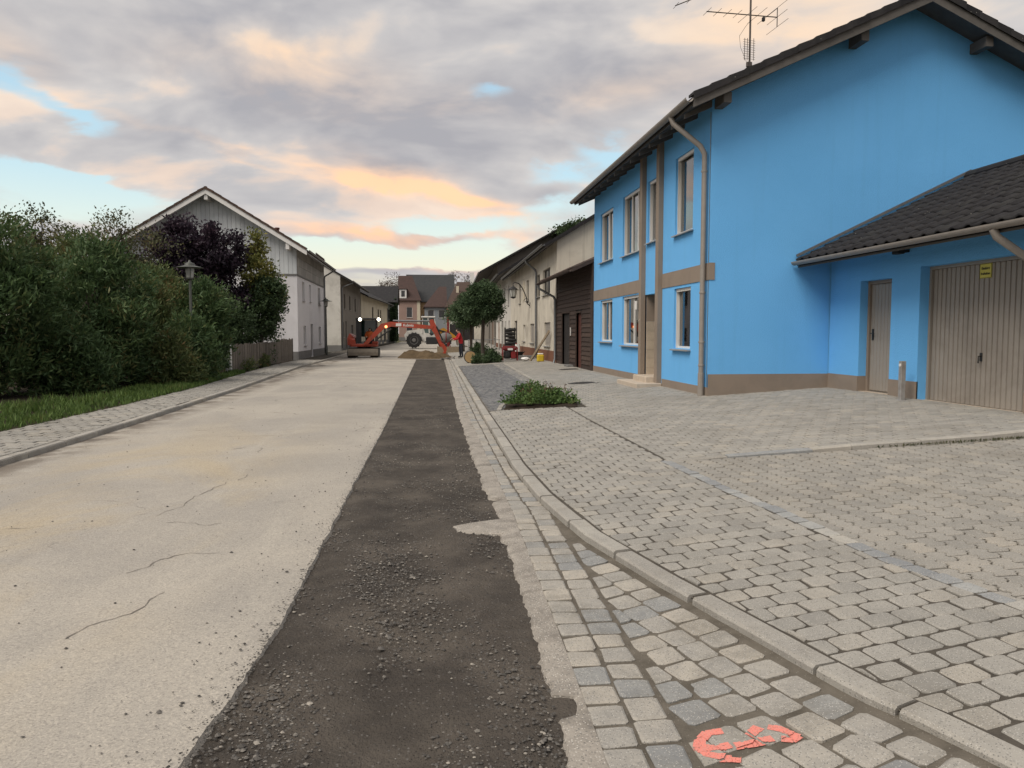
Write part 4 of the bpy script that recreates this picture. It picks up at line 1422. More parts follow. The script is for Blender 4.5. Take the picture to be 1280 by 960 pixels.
# side door with boards
g = MB(Mg)
g.box(3.50, 3.56, .15, .22, .49, 2.48); g.box(4.37, 4.43, .15, .22, .49, 2.48); g.box(3.56, 4.37, .15, .22, 2.42, 2.48)
sdoor = g.build('side_door', M_taupe, GA)
g = MB(Mg); g.box(3.56, 4.37, .20, .215, .50, 2.42); g.build('door_leaf', M_door, sdoor)
for i in range(8):
    a = 3.565 + i * .1
    g = MB(Mg); g.cur = random.random(); g.box(a, a + .092, .182, .20, .52, 2.41, .004); g.build('slat', M_door, sdoor)
g = MB(Mg); g.box(4.26, 4.31, .172, .182, 1.42, 1.62); g.tube([(4.285, .182, 1.54), (4.285, .13, 1.54), (4.18, .13, 1.54)], .010, 6); g.build('handle', M_lock, sdoor)
g = MB(Mg); g.box(3.50, 4.43, .0, .22, .45, .492); g.build('threshold', M_stone, sdoor)
# up-and-over door
g = MB(Mg)
g.box(.55, .60, .16, .24, .47, 2.60); g.box(2.71, 2.76, .16, .24, .47, 2.60); g.box(.60, 2.71, .16, .24, 2.55, 2.60)
gd = g.build('garage_door', M_door, GA)
g = MB(Mg); g.box(.552, 2.758, -.01, .222, .40, .478); g.build('threshold', M_stone, gd)
g = MB(Mg); g.box(.60, 2.71, .222, .238, .48, 2.55); g.build('door_leaf', M_door, gd)
ns = 21
for i in range(ns):
    a = .603 + i * 2.104 / ns
    b = a + 2.104 / ns
    g = MB(Mg)
    g.loft([[(a + .006, .222, .485), (b - .006, .222, .485), (b - .014, .196, .485), (a + .014, .196, .485)], [(a + .006, .222, 2.545), (b - .006, .222, 2.545), (b - .014, .196, 2.545), (a + .014, .196, 2.545)]])
    g.build('slat', M_door, gd)
g = MB(Mg); g.box(1.58, 1.63, .188, .196, 1.14, 1.26); g.tube([(1.605, .19, 1.21), (1.605, .15, 1.21), (1.605, .15, 1.11)], .010, 6); g.build('handle', M_lock, gd)
# warning sign on the garage door
SG = thing('warning_sign', 'small yellow notice with black lettering fixed to the garage door', 'sign', (8.05, 10.17, 2.33))
sx0, sy0, sy1, sz0, sz1 = 8.050, 10.055, 10.295, 2.335, 2.55
MB().box(sx0 - .004, sx0, sy0, sy1, sz0, sz1).build('plate', M_sign, SG)
def text_mesh(txt, size, mat_, parent, loc, rot, name='lettering', align='CENTER', bold=0.0):
    cu = bpy.data.curves.new(name, 'FONT')
    cu.body = txt
    cu.size = size
    cu.align_x = align
    cu.offset = bold
    cu.extrude = .0008
    to = bpy.data.objects.new(name, cu)
    COL.objects.link(to)
    bpy.context.view_layer.update()
    me = bpy.data.meshes.new_from_object(to.evaluated_get(bpy.context.evaluated_depsgraph_get()))
    bpy.data.objects.remove(to)
    T = Matrix.Translation(Vector(loc) - ORG[parent]) @ Matrix(rot).to_4x4()
    me.transform(T)
    return link_mesh(name, me, mat_, parent)
# plate faces -X: text runs along -Y (left to right as seen from the street)
ROTX = ((0, 0, -1), (-1, 0, 0), (0, 1, 0))
text_mesh('Einfahrt', .052, M_ink, SG, (sx0 - .006, 10.175, 2.462), ROTX, bold=.0012)
text_mesh('freihalten', .048, M_ink, SG, (sx0 - .006, 10.175, 2.388), ROTX, bold=.0012)
g = MB()
for (a, b, c, e) in [(sy0 + .004, sy1 - .004, sz0 + .004, sz0 + .010), (sy0 + .004, sy1 - .004, sz1 - .010, sz1 - .004), (sy0 + .004, sy0 + .010, sz0 + .010, sz1 - .010), (sy1 - .010, sy1 - .004, sz0 + .010, sz1 - .010)]:
    g.box(sx0 - .006, sx0 - .0045, a, b, c, e)
g.build('border', M_ink, SG)
# garage roof: single tiles
GZ, GS, GOE, GRD = 2.93, .475, .70, 2.80
rg = MB(Mg)
zrg = GZ + GS * (GRD + GOE)
rg.loft([[(-.45, -GOE, GZ), (-.45, GRD, zrg), (-.45, 5.6, zrg - GS * 2.8), (-.45, 5.6, zrg - GS * 2.8 - .09), (-.45, GRD, zrg - .09), (-.45, -GOE, GZ - .09)],
         [(LG_ - .004, -GOE, GZ), (LG_ - .004, GRD, zrg), (LG_ - .004, 5.6, zrg - GS * 2.8), (LG_ - .004, 5.6, zrg - GS * 2.8 - .09), (LG_ - .004, GRD, zrg - .09), (LG_ - .004, -GOE, GZ - .09)]])
groof = rg.build('roof', M_roof, GA)
CW, CL = .30, .345
ncol, nrow = 20, 12
Lslope = math.hypot(GRD + GOE, zrg - GZ)
ca, sa = (GRD + GOE) / Lslope, (zrg - GZ) / Lslope
cw = (LG_ + .45) / ncol
cl = Lslope / nrow
prof = [(0, .012), (.10, .030), (.22, .034), (.34, .022), (.46, .008), (.62, .004), (.78, .004), (.90, .008), (1.0, .014)]
tme = None
for i in range(nrow):
    for j in range(ncol):
        g = MB()
        if tme is None:
            Vt = []
            for (s0, lf) in ((-.012, .030), (cl + .03, .004)):
                for (t, h_) in prof:
                    Vt.append((t * cw * 1.02, s0, h_ + lf))
            n_ = len(prof)
            Fs = [(k, k + 1, n_ + k + 1, n_ + k) for k in range(n_ - 1)]
            for (t, h_) in prof: Vt.append((t * cw * 1.02, -.012, h_ + .004))
            Fs += [(k + 1, k, 2 * n_ + k, 2 * n_ + k + 1) for k in range(n_ - 1)]
            Vw = []
            for (u, s0, h_) in Vt:
                d_, z_ = s0 * ca - h_ * sa, s0 * sa + h_ * ca
                Vw.append((d_, u, z_))          # garage front runs along +Y, depth along +X
            tme = bpy.data.meshes.new('tile')
            tme.from_pydata(Vw, [], Fs)
            tme.attributes.new('rnd', 'FLOAT', 'FACE').data.foreach_set('value', np.full(len(Fs), .5, dtype=np.float32))
            tme.materials.append(M_roof)
            tme.polygons.foreach_set('use_smooth', [True] * len(Fs))
        d_ = -GOE + cl * i * ca
        z_ = GZ + cl * i * sa + .006
        o = bpy.data.objects.new('tile', tme)
        COL.objects.link(o)
        o.parent = groof
        ORG[o] = ORG[groof]
        o.location = Vector((7.86 + d_, 8.6 - .45 + j * cw + random.uniform(-.004, .004), z_ + random.uniform(-.003, .004))) - ORG[groof]
        o.rotation_euler = (random.gauss(0, .006), random.gauss(0, .006), random.gauss(0, .008))
g = MB(Mg)
g.tube([(-.47, GRD, zrg + .03), (LG_, GRD, zrg + .03)], .10, 10)
g.build('ridge_cap', M_roof, groof)
g = MB(Mg)
g.bar((LG_ - .012, -GOE - .02, GZ + .10), (LG_ - .012, GRD + .05, zrg + .14), .02, .05); g.build('flashing', M_zinc, groof)
g = MB(Mg)
q = [(-.42, -GOE + .02, GZ - .095), (-.42, .0, GZ + GS * GOE - .095), (-.42, .0, GZ + GS * GOE - .13), (-.42, -GOE + .02, GZ - .13)]
g.loft([q, [(LG_ - .01, p[1], p[2]) for p in q]]); g.build('soffit', M_wood, groof)
gutter_run(GA, Mg, -.47, LG_ - .01, -GOE - .06, GZ - .02, .07)
g = MB(Mg)
g.tube([(.28, -GOE - .06, GZ - .08), (.26, -GOE - .02, GZ - .18), (.16, -.14, 2.34), (.14, -.075, 2.2), (.14, -.075, .42)], .05, 10)
g.build('downpipe', M_gut, GA, smooth=True)
g = MB(Mg); g.box(3.02, 3.20, -.22, -.10, 2.83, 2.93, .01); g.box(3.05, 3.17, -.10, .0, 2.86, 2.90); g.build('floodlight', M_black, GA)
# metal post between the two doors
PB = thing('metal_post', 'short galvanised steel bollard with white cap standing between the garage doors', 'bollard', (7.62, 11.38, .46))
MB().box(7.58, 7.66, 11.34, 11.42, .40, 1.10, .006).build('post', M_galv, PB)
MB().lathe((7.585, 11.38, 1.035), [(.0, -.012), (.026, -.011), (.026, 0)], 10, 'x').build('reflector', M_white, PB)
MB().box(7.55, 7.69, 11.31, 11.45, .44, .475, .004).build('base_plate', M_galv, PB)

# ------------------------------------------------------------------ generic street houses
def street_house(name, label, A, B, side, D, zb, ze, slope, oe, ov, wallm, wins, tile=None, doors=(), plinth=None, plz=.5, gablem=None, gut=True, frm=None, ov2=None, under=None, group=None, wind=.14, pipes=(), cat='house', hip=(0, 0)):
    A, B = Vector((*A, 0)), Vector((*B, 0))
    U = (B - A)
    L = U.length
    U.normalize()
    N = Vector((U.y, -U.x, 0)) * side          # side=+1: house lies to the right of A->B
    M = frame_of(A, U, N)
    h = thing(name, label, cat, (A.x, A.y, zb), group)
    zt = ze + slope * oe - .16
    zrr = ze + slope * (D / 2 + oe) - .16
    g = MB(M)
    holed(g, 0, L, zb - .3, zt, [w_[:4] for w_ in wins] + [d_[:4] for d_ in doors], 0, wind)
    g.face([(0, D, zb - .3), (L, D, zb - .3), (L, D, zt), (0, D, zt)])
    if hip[0] or hip[1]:
        zrr = zt
    if gablem is None:
        gable_poly(g, 0, D, zb - .3, zt, zrr)
    gable_poly(g, L, D, zb - .3, zt, zrr)
    g.build('wall', wallm, h)
    if gablem is not None:
        g = MB(M); gable_poly(g, 0, D, zb - .3, zt, zrr); g.build('gable_wall', gablem, h)
    for w_ in wins:
        kw = dict(w_[4]) if len(w_) > 4 else {}
        window(h, M, *w_[:4], d=wind - .05, leaves=kw.get('leaves', 1), frm=kw.get('frm', frm), shutter=kw.get('shutter', False), fr=kw.get('fr', .06), sill=kw.get('sill', True))
    for d_ in doors:
        g = MB(M); g.box(d_[0], d_[1], wind - .04, wind, d_[2], d_[3]); dd = g.build('door', d_[4], h)
        g = MB(M); g.box(d_[0] + .08, d_[1] - .08, wind - .055, wind - .04, d_[2] + .12, d_[2] + (d_[3] - d_[2]) * .48, .01); g.build('panel', d_[4], dd)
        g = MB(M); g.box(d_[0] + .08, d_[1] - .08, wind - .055, wind - .04, d_[2] + (d_[3] - d_[2]) * .53, d_[3] - .1, .01); g.build('panel', d_[4], dd)
    if plinth is not None:
        g = MB(M)
        cuts = sorted([(d_[0], d_[1]) for d_ in doors if d_[2] < zb + plz])
        u = -.0
        for (a, b) in cuts + [(L, L)]:
            if a > u: g.box(u, a, -.02, .02, zb - .25, zb + plz)
            u = b
        g.box(-.022, .02, -.018, D, zb - .25, zb + plz)
        g.build('plinth', plinth, h)
    r_, zr_ = gable_roof(h, M, L, D, ze, slope, oe, ov, .13, tile or M_roof, under, ov2, hip=hip)
    if gut:
        gutter_run(h, M, -ov, L + (ov if ov2 is None else ov2), -oe - .06, ze - .02, .07, M_zinc)
    for pu in pipes:
        g = MB(M)
        g.tube([(pu, -oe - .06, ze - .08), (pu, -oe - .03, ze - .22), (pu + .1, -.12, ze - .55), (pu + .1, -.08, ze - .7), (pu + .1, -.08, zb + .05)], .055, 8)
        g.build('downpipe', M_zinc, h, smooth=True)
    return h, M, L, r_, zr_

# left: white house with boarded gable
H1, M1, L1, R1, zr1 = street_house('white_house', 'white house with pale blue boarded gable and grey shingle strip beside the hedge', (-6.72, 42), (-6.75, 53.2), -1, 8.8, .12, 5.92, .615, .65, .75, M_plast,
    [(1.70, 2.55, 3.35, 4.40), (4.45, 5.05, 3.40, 4.40), (8.2, 9.3, 3.35, 4.45), (2.0, 2.95, .85, 1.95), (8.3, 9.4, .88, 1.95)], doors=[(4.75, 5.75, .14, 2.08, M_grey)], plinth=M_grey, plz=.42, frm=M_white, under=M_plank, pipes=(10.9,), tile=M_brownroof)
g = MB(M1); g.box(-.05, -.0, -.012, 8.8, 4.62, 4.69); g.build('gable_ledge', M_grey, H1)
npl = 40
for i in range(npl):
    a, b = 8.8 * i / npl, 8.8 * (i + 1) / npl
    zt = lambda d: 5.92 + .615 * ((d if d < 4.4 else 8.8 - d) + .65) - .17
    g = MB(M1); g.cur = random.random()
    o_ = .03 if i % 2 else .042
    q = [(-o_, a + .006, 4.695), (-o_, b - .006, 4.695), (-o_, b - .006, zt(b - .006)), (-o_, a + .006, zt(a + .006))]
    g.loft([q, [(-.004, p[1], p[2]) for p in q]])
    g.build('plank', M_plank, H1)
g = MB(M1); g.box(0, L1, -.05, -.005, 4.60, 4.67); g.build('shingle_ledge', M_grey, H1)
for i in range(3):
    for j in range(16):
        g = MB(M1); g.cur = random.random()
        a = L1 * j / 16
        g.box(a + .008, a + L1 / 16 - .008, -.035, -.004, 4.68 + i * .46, 4.68 + i * .46 + .448)
        g.build('shingle', M_shing, H1)
for s_ in (0, 1):
    g = MB(M1)
    q = [(-.76, -.64, 5.90), (-.76, 4.4, zr1 - .02), (-.76, 4.4, zr1 - .32), (-.76, -.64, 5.62)] if s_ == 0 else [(-.76, 4.4, zr1 - .02), (-.76, 9.44, 5.90), (-.76, 9.44, 5.62), (-.76, 4.4, zr1 - .32)]
    g.loft([q, [(-.72, p[1], p[2]) for p in q]]); g.build('barge_board', M_white, R1)
verge_tiles(R1, M1, -.75, 8.8, 5.92, .615, .65, 13, M_brownroof)
for d_ in (.35, 4.4, 8.45):
    zt = 5.92 + .615 * ((d_ if d_ < 4.4 else 8.8 - d_) + .65) - .19
    g = MB(M1); g.box(-.70, 0, d_ - .09, d_ + .09, zt - .42, zt - .16 if d_ == 4.4 else zt - .05); g.build('purlin', M_white, R1)
g = MB(M1); g.lathe((4.0, 1.7, 7.0), [(.11, 0), (.11, .55), (.14, .56), (.14, .65)], 10); g.build('chimney', M_redw, R1)
g = MB(M1)
for i in range(10): g.box(6 + i * .42, 6.05 + i * .42, -.25, -.2, 6.15, 6.45)
g.tube([(5.8, -.22, 6.38), (10.4, -.22, 6.38)], .02, 5); g.build('snow_guard', M_brownroof, R1)
# lean-to on the garden side of the white house
g = MB(M1)
g.loft([[(-1.4, 8.0, 5.6), (-1.4, 11.2, 4.1), (-1.4, 11.2, 3.98), (-1.4, 8.0, 5.48)], [(4, 8.0, 5.6), (4, 11.2, 4.1), (4, 11.2, 3.98), (4, 8.0, 5.48)]]); g.build('porch_roof', M_brownroof, H1)
g = MB(M1); g.loft([[(-1.42, 8.0, 5.58), (-1.42, 11.2, 4.08), (-1.42, 11.2, 3.82), (-1.42, 8.0, 5.32)], [(-1.38, 8.0, 5.58), (-1.38, 11.2, 4.08), (-1.38, 11.2, 3.82), (-1.38, 8.0, 5.32)]]); g.build('porch_board', M_white, H1)
g = MB(M1); g.box(-1.2, -1.05, 10.7, 10.85, 0, 4.1); g.build('porch_post', M_wood, H1)

H2 = street_house('grey_house', 'old house with blank white gable and grey brown street front behind the lamp post', (-7.0, 66), (-6.85, 84.5), -1, 9.5, .2, 6.0, .58, .95, .1, M_greyr,
    [(2.6, 3.7, 3.7, 5.0, dict(frm=M_blackw)), (7.0, 8.1, 3.7, 5.0, dict(frm=M_blackw)), (12.2, 13.4, 3.7, 5.0, dict(frm=M_blackw)), (1.5, 2.2, 1.2, 2.5, dict(frm=M_blackw))],
    doors=[(3.6, 4.5, .2, 2.6, M_blackw), (8.5, 10.4, .2, 2.3, M_blackw)], gablem=M_wall2, plinth=M_grey, plz=.3, pipes=(.4,))
H3 = street_house('cream_house', 'long cream house with low dark eaves beyond the grey brown house front', (-6.8, 84.8), (-5.2, 113), -1, 9, .25, 5.6, .5, .8, .1, M_cream,
    [(9.6, 11.0, 3.1, 4.7), (15.4, 17.0, 3.0, 4.6), (18.2, 19.6, 3.0, 4.6), (3.4, 4.4, .9, 2.1), (14, 15.4, 1.0, 2.2)], doors=[(18.3, 20.2, .3, 2.5, M_blackw), (22.5, 25.5, .3, 2.6, M_blackw)], plinth=M_grey, plz=.35, frm=M_blackw, pipes=(26.8,))
H4, M4, L4, R4, z4 = street_house('green_house', 'pale green house with dark roof slope and ivy on its end wall', (-13.5, 114.5), (-4.3, 114.5), -1, 8.5, .3, 6.15, .55, .4, .5, M_green,
    [(7.0, 7.7, 3.6, 5.0), (8.0, 8.6, 3.6, 5.0), (7.0, 7.7, 1.0, 2.4)], plinth=M_grey, plz=.3, frm=M_blackw)
# far end of the street
F1, Mf1, Lf1, Rf1, zf1 = street_house('salmon_house', 'salmon pink house with red tiled roof and small white dormer at the street end', (-4.3, 134), (-.6, 134), -1, 9, .4, 7.2, .95, .3, .2, M_pink,
    [(1.35, 2.35, 4.2, 6.0), (1.3, 2.4, 1.2, 3.0)], tile=M_redroof, plinth=M_grey, plz=.4, gut=False, hip=(.01, 1.6))
g = MB(Mf1); g.box(.15, 1.35, -.02, 2.2, 7.55, 9.1); dm = g.build('dormer', M_white, F1)
g = MB(Mf1); g.box(.45, 1.05, -.05, -.022, 7.85, 8.85); g.build('pane', M_dglass, dm)
g = MB(Mf1); g.box(0, 1.5, -.15, 2.4, 9.103, 9.2); g.build('dormer_roof', M_redroof, dm)
g = MB(Mf1); g.box(3.15, 3.70, -.03, .0, .4, 7.2); g.build('corner_strip', M_cream, F1)
F2 = street_house('ochre_house', 'ochre walled house with steep black slate roof behind the salmon house', (-3.0, 139), (5.5, 139), -1, 10, .4, 7.2, .98, .3, .2, M_och, [(3.3, 4.3, 4.2, 6.0)], tile=M_blackroof, gut=False)
F3 = street_house('grey_clad_house', 'low house with blue grey cladding and red brown roof beside the loader', (.15, 122), (3.55, 122), -1, 9, .4, 5.7, .72, .3, .2, M_bgrey, [(.5, 1.5, 3.9, 5.2), (2.2, 3.2, 3.9, 5.2), (.5, 1.5, 1.0, 2.4)], tile=M_redroof, gut=False, hip=(2.6, .01))
F4, Mf4, Lf4, Rf4, zf4 = street_house('white_barn_house', 'white walled house under a large red brown roof with chimneys', (3.6, 119), (12, 119), -1, 13, .4, 5.6, .62, .4, .3, M_cream2, [(.8, 1.6, 3.3, 4.6)], doors=[(0.4, 4.2, .4, 3.1, M_blackw)], tile=M_brownroof, gut=False, hip=(2.2, .01))
g = MB(Mf4); g.box(3.9, 4.5, 4.2, 4.8, 8.4, 11.2); g.build('chimney', M_white, Rf4)
g = MB(Mf4); g.box(1.6, 2.0, 3.4, 3.7, 7.8, 9.0); g.build('chimney', M_cream, Rf4)

# right: timber annex
AN = thing('timber_annex', 'small dark brown weatherboarded annex beside the blue house', 'shed', (5.44, 24.1, .25))
Ma = frame_of((5.44, 24.08, 0), (0, 1, 0), (1, 0, 0))
LA = 6.75
adoor = [(3.95, 5.55, .20, 2.30, M_blackw), (1.80, 2.75, .20, 2.25, M_redw)]
g = MB(Ma)
holed(g, 0, LA, .0, 3.85, [d_[:4] for d_ in adoor], .0, .14)
g.face([(0, 0, 0), (0, 1.3, 0), (0, 1.3, 4.3), (0, 0, 3.85)]); g.face([(LA, 0, 0), (LA, 1.3, 0), (LA, 1.3, 4.3), (LA, 0, 3.85)])
g.build('wall', M_blackw, AN)
nb = 22
for i in range(nb):
    z0 = .32 + i * .157
    segs = []
    u = .32
    for d_ in sorted(adoor):
        if z0 < d_[3] - .02:
            segs.append((u, d_[0] - .07)); u = d_[1] + .07
    segs.append((u, LA - .08))
    for (a, b) in segs:
        if b - a < .05: continue
        g = MB(Ma); g.cur = random.random()
        q = [(a, -.045, z0), (a, -.004, z0), (a, -.004, z0 + .15), (a, -.018, z0 + .15)]
        g.loft([q, [(b, p[1], p[2]) for p in q]]); g.build('plank', M_brownw, AN)
for (a, b) in [(0.0, .14), (.16, .30), (LA - .07, LA)]:
    g = MB(Ma); g.cur = random.random(); g.box(a, b, -.05, -.003, .28, 3.8); g.build('corner_board', M_brownw, AN)
for d_ in adoor:
    g = MB(Ma); g.box(d_[0], d_[1], .07, .12, d_[2], d_[3]); dd = g.build('door', d_[4], AN)
    k_ = 5
    for i in range(k_):
        a = d_[0] + .05 + (d_[1] - d_[0] - .1) * i / k_
        g = MB(Ma); g.box(a + .006, a + (d_[1] - d_[0] - .1) / k_ - .006, .052, .07, d_[2] + .05, d_[3] - .05); g.build('board', d_[4], dd)
    g = MB(Ma); g.box(d_[0] - .065, d_[0], -.04, .10, d_[2], d_[3] + .06); g.box(d_[1], d_[1] + .065, -.04, .10, d_[2], d_[3] + .06); g.box(d_[0], d_[1], -.04, .10, d_[3], d_[3] + .06); g.build('door_frame', M_brownw, dd)
g = MB(Ma); g.box(3.60, 3.68, -.07, -.045, 1.45, 1.75); g.build('letter_box', M_white, AN)
g = MB(Ma); g.box(3.2, 3.9, -.25, .0, .10, .38, .02); g.build('stone_block', M_grey, AN)
g = MB(Ma)
aq = [(-.02, -.72, 3.62), (-.02, 1.30, 4.50), (-.02, 1.30, 4.40), (-.02, -.72, 3.50)]
g.loft([aq, [(LA + .35, p[1], p[2]) for p in aq]]); ar = g.build('roof', M_brownroof, AN)
for i in range(24):
    for j in range(5):
        a = (LA + .37) * i / 24 - .02
        s0, s1 = j / 5, (j + 1) / 5 + .02
        g = MB(Ma); g.cur = random.random()
        za, zb_ = 3.62 + .88 * s0 + .035, 3.62 + .88 * min(1, s1) + .012
        da, db = -.74 + 2.02 * s0, -.74 + 2.02 * min(1, s1)
        ww = (LA + .37) / 24
        g.loft([[(a, da, za - .03), (a + ww * .5, da, za + .015), (a + ww * .97, da, za - .03), (a + ww * .5, da, za - .035)], [(a, db, zb_ - .03), (a + ww * .5, db, zb_ + .015), (a + ww * .97, db, zb_ - .03), (a + ww * .5, db, zb_ - .035)]])
        g.build('tile', M_brownroof, ar)
gutter_run(AN, Ma, -.02, LA + .35, -.79, 3.56, .06, M_brownw)
g = MB(Ma); g.tube([(LA + .1, -.79, 3.50), (LA + .1, -.76, 3.36), (LA + .0, -.16, 3.02), (LA + .0, -.10, 2.9), (LA + .0, -.10, .5), (LA - .05, -.16, .30)], .05, 8); g.build('downpipe', M_zinc, AN, smooth=True)

# right: old cream house and its neighbours
RH1, Mr1, Lr1, Rr1, zr_ = street_house('old_cream_house', 'stained cream house with brick plinth, roller shutters and zinc downpipe past the annex', (5.44, 30.95), (5.75, 50.4), 1, 9.0, .28, 5.16, .60, .55, .25, M_cream2,
    [(1.80, 3.70, .98, 2.02, dict(shutter=True)), (7.3, 9.0, 1.05, 2.02, dict(shutter=True)), (11.2, 12.2, 1.1, 2.0), (1.9, 4.2, 3.28, 4.42, dict(leaves=2, frm=M_wood)), (5.2, 6.2, 3.3, 4.35, dict(frm=M_wood)), (9.6, 10.6, 3.3, 4.4, dict(frm=M_wood)), (13.4, 14.4, 3.3, 4.4, dict(frm=M_wood))],
    doors=[(15.5, 17.0, .3, 2.3, M_blackw)], plinth=M_brick, plz=.50, pipes=(5.9,))
g = MB(Mr1)
ov_ = [(11.75 + .33 * math.cos(2 * math.pi * k / 20), -.0, 3.9 + .62 * math.sin(2 * math.pi * k / 20)) for k in range(20)]
g.loft([[(p[0], -.04, p[2]) for p in ov_], [(p[0], .0, p[2]) for p in ov_]]); g.build('oval_medallion', M_cream, RH1)
g = MB(Mr1); g.box(-.02, -.002, 2.5, 2.58, 3.9, 6.6); g.build('gable_strip', M_wood, RH1)
RH2 = street_house('whitewashed_house', 'whitewashed house with narrow windows and brick steps behind the round tree', (5.85, 50.8), (6.35, 67), 1, 10, .28, 5.5, .62, .9, .2, M_wall2,
    [(2.0, 3.0, 3.5, 4.9), (5.5, 6.5, 3.5, 4.9), (9.5, 10.5, 3.5, 4.9), (1.6, 2.5, 1.1, 2.4), (5.0, 5.9, 1.1, 2.4)], doors=[(8.0, 9.6, .3, 2.5, M_blackw), (12, 13.8, .3, 2.5, M_orw)], plinth=M_brick, plz=.4, frm=M_blackw)
RH3 = street_house('dark_eaved_house', 'tall grey house with wide dark eaves at the far right of the street', (6.5, 67.4), (7.6, 98), 1, 12, .3, 6.9, .55, 1.6, 1.0, M_greyr,
    [(3, 4.5, 3.8, 5.2), (8, 9.5, 3.8, 5.2), (14, 15.5, 3.8, 5.2), (3, 5, 1.1, 2.6)], doors=[(7, 9.5, .3, 2.7, M_orw), (13, 16, .3, 2.7, M_blackw)], frm=M_blackw)

# ================================================================== VEGETATION
def leaf_ramp(a, b, c, d):
    return [(0, a), (.4, b), (.75, c), (1, d)]
def leafmat(name, stops, rough=.6):
    m = mat(name, (1, 1, 1), rough, None, rndc=stops, leaf=True, spec=.25)
    return m
M_thuja = leafmat('thuja_leaf', leaf_ramp((0.038, 0.070, 0.028), (0.063, 0.108, 0.042), (0.091, 0.140, 0.052), (0.166, 0.144, 0.060)))
M_thuja2 = leafmat('yellowing_thuja_leaf', leaf_ramp((0.051, 0.078, 0.031), (0.088, 0.122, 0.044), (0.136, 0.150, 0.054), (0.221, 0.136, 0.065)))
M_autumn = leafmat('olive_brown_leaf', leaf_ramp((0.051, 0.061, 0.031), (0.085, 0.093, 0.044), (0.136, 0.122, 0.061), (0.187, 0.128, 0.071)))
M_purple = leafmat('purple_leaf', leaf_ramp((00.016, 00.013, 00.019), (00.029, 00.019, 00.031), (00.046, 00.028, 00.041), (00.071, 00.041, 00.055)))
M_yell = leafmat('yellow_green_leaf', leaf_ramp((0.075, 0.090, 0.027), (0.135, 0.147, 0.039), (0.210, 0.195, 0.053), (0.300, 0.247, 0.068)))
M_dgreen = leafmat('dark_green_leaf', leaf_ramp((0.024, 0.041, 0.020), (0.043, 0.071, 0.031), (0.065, 0.102, 0.041), (0.099, 0.139, 0.058)))
M_tree = leafmat('dense_tree_leaf', leaf_ramp((0.030, 0.051, 0.026), (0.051, 0.084, 0.039), (0.075, 0.117, 0.054), (0.112, 0.158, 0.075)))
M_grass = leafmat('grass_blade', leaf_ramp((00.054, 00.092, 00.024), (00.081, 00.135, 00.033), (00.114, 00.173, 00.043), (00.162, 00.173, 00.065)))
M_rose = leafmat('rose_leaf', leaf_ramp((0.042, 0.072, 0.024), (0.072, 0.126, 0.036), (0.108, 0.174, 0.050), (0.156, 0.180, 0.060)))
M_rosed = leafmat('dry_leaf', leaf_ramp((0.078, 0.046, 0.033), (0.130, 0.072, 0.046), (0.169, 0.098, 0.058), (0.221, 0.130, 0.078)))
M_far = leafmat('distant_twig', leaf_ramp((0.060, 0.048, 0.042), (0.096, 0.072, 0.060), (0.132, 0.096, 0.072), (0.168, 0.120, 0.090)))
M_bark = mat('bark', (0.075, 0.06, 0.048), 0.9, (0.045, 0.037, 0.03), 14, 1.1, .01, 40)
M_fence = mat('weathered_fence', (0.155, 0.135, 0.115), 0.85, (0.11, 0.095, 0.08), 6, 1, .003, 50, [(0, (.7, .7, .7)), (1, (1.3, 1.28, 1.25))])

def leaves(name, mat_, parent, C, D, L, W, rnd, kind=None):
    """N diamond leaves: C centres, D axes, L lengths, W widths"""
    N = len(C)
    D = D / (np.linalg.norm(D, axis=1, keepdims=True) + 1e-9)
    Rv = rng.normal(size=(N, 3))
    S = np.cross(D, Rv)
    S /= (np.linalg.norm(S, axis=1, keepdims=True) + 1e-9)
    Nn = np.cross(D, S)
    L = np.asarray(L).reshape(-1, 1) * np.ones((N, 1))
    W = np.asarray(W).reshape(-1, 1) * np.ones((N, 1))
    o_ = np.array(ORG[parent])[None] if parent is not None else 0
    V = np.empty((N, 4, 3), dtype=np.float32)
    V[:, 0] = C - D * L * .5 - o_
    V[:, 1] = C + S * W * .5 + Nn * W * .15 - o_
    V[:, 2] = C + D * L * .5 - o_
    V[:, 3] = C - S * W * .5 + Nn * W * .15 - o_
    me = bpy.data.meshes.new(name)
    me.vertices.add(4 * N)
    me.vertices.foreach_set('co', V.reshape(-1))
    me.loops.add(4 * N)
    me.loops.foreach_set('vertex_index', np.arange(4 * N, dtype=np.int32))
    me.polygons.add(N)
    me.polygons.foreach_set('loop_start', np.arange(0, 4 * N, 4, dtype=np.int32))
    me.update()
    me.validate()
    me.attributes.new('rnd', 'FLOAT', 'FACE').data.foreach_set('value', np.clip(rnd, 0, 1).astype(np.float32))
    return link_mesh(name, me, mat_, parent, None, kind)
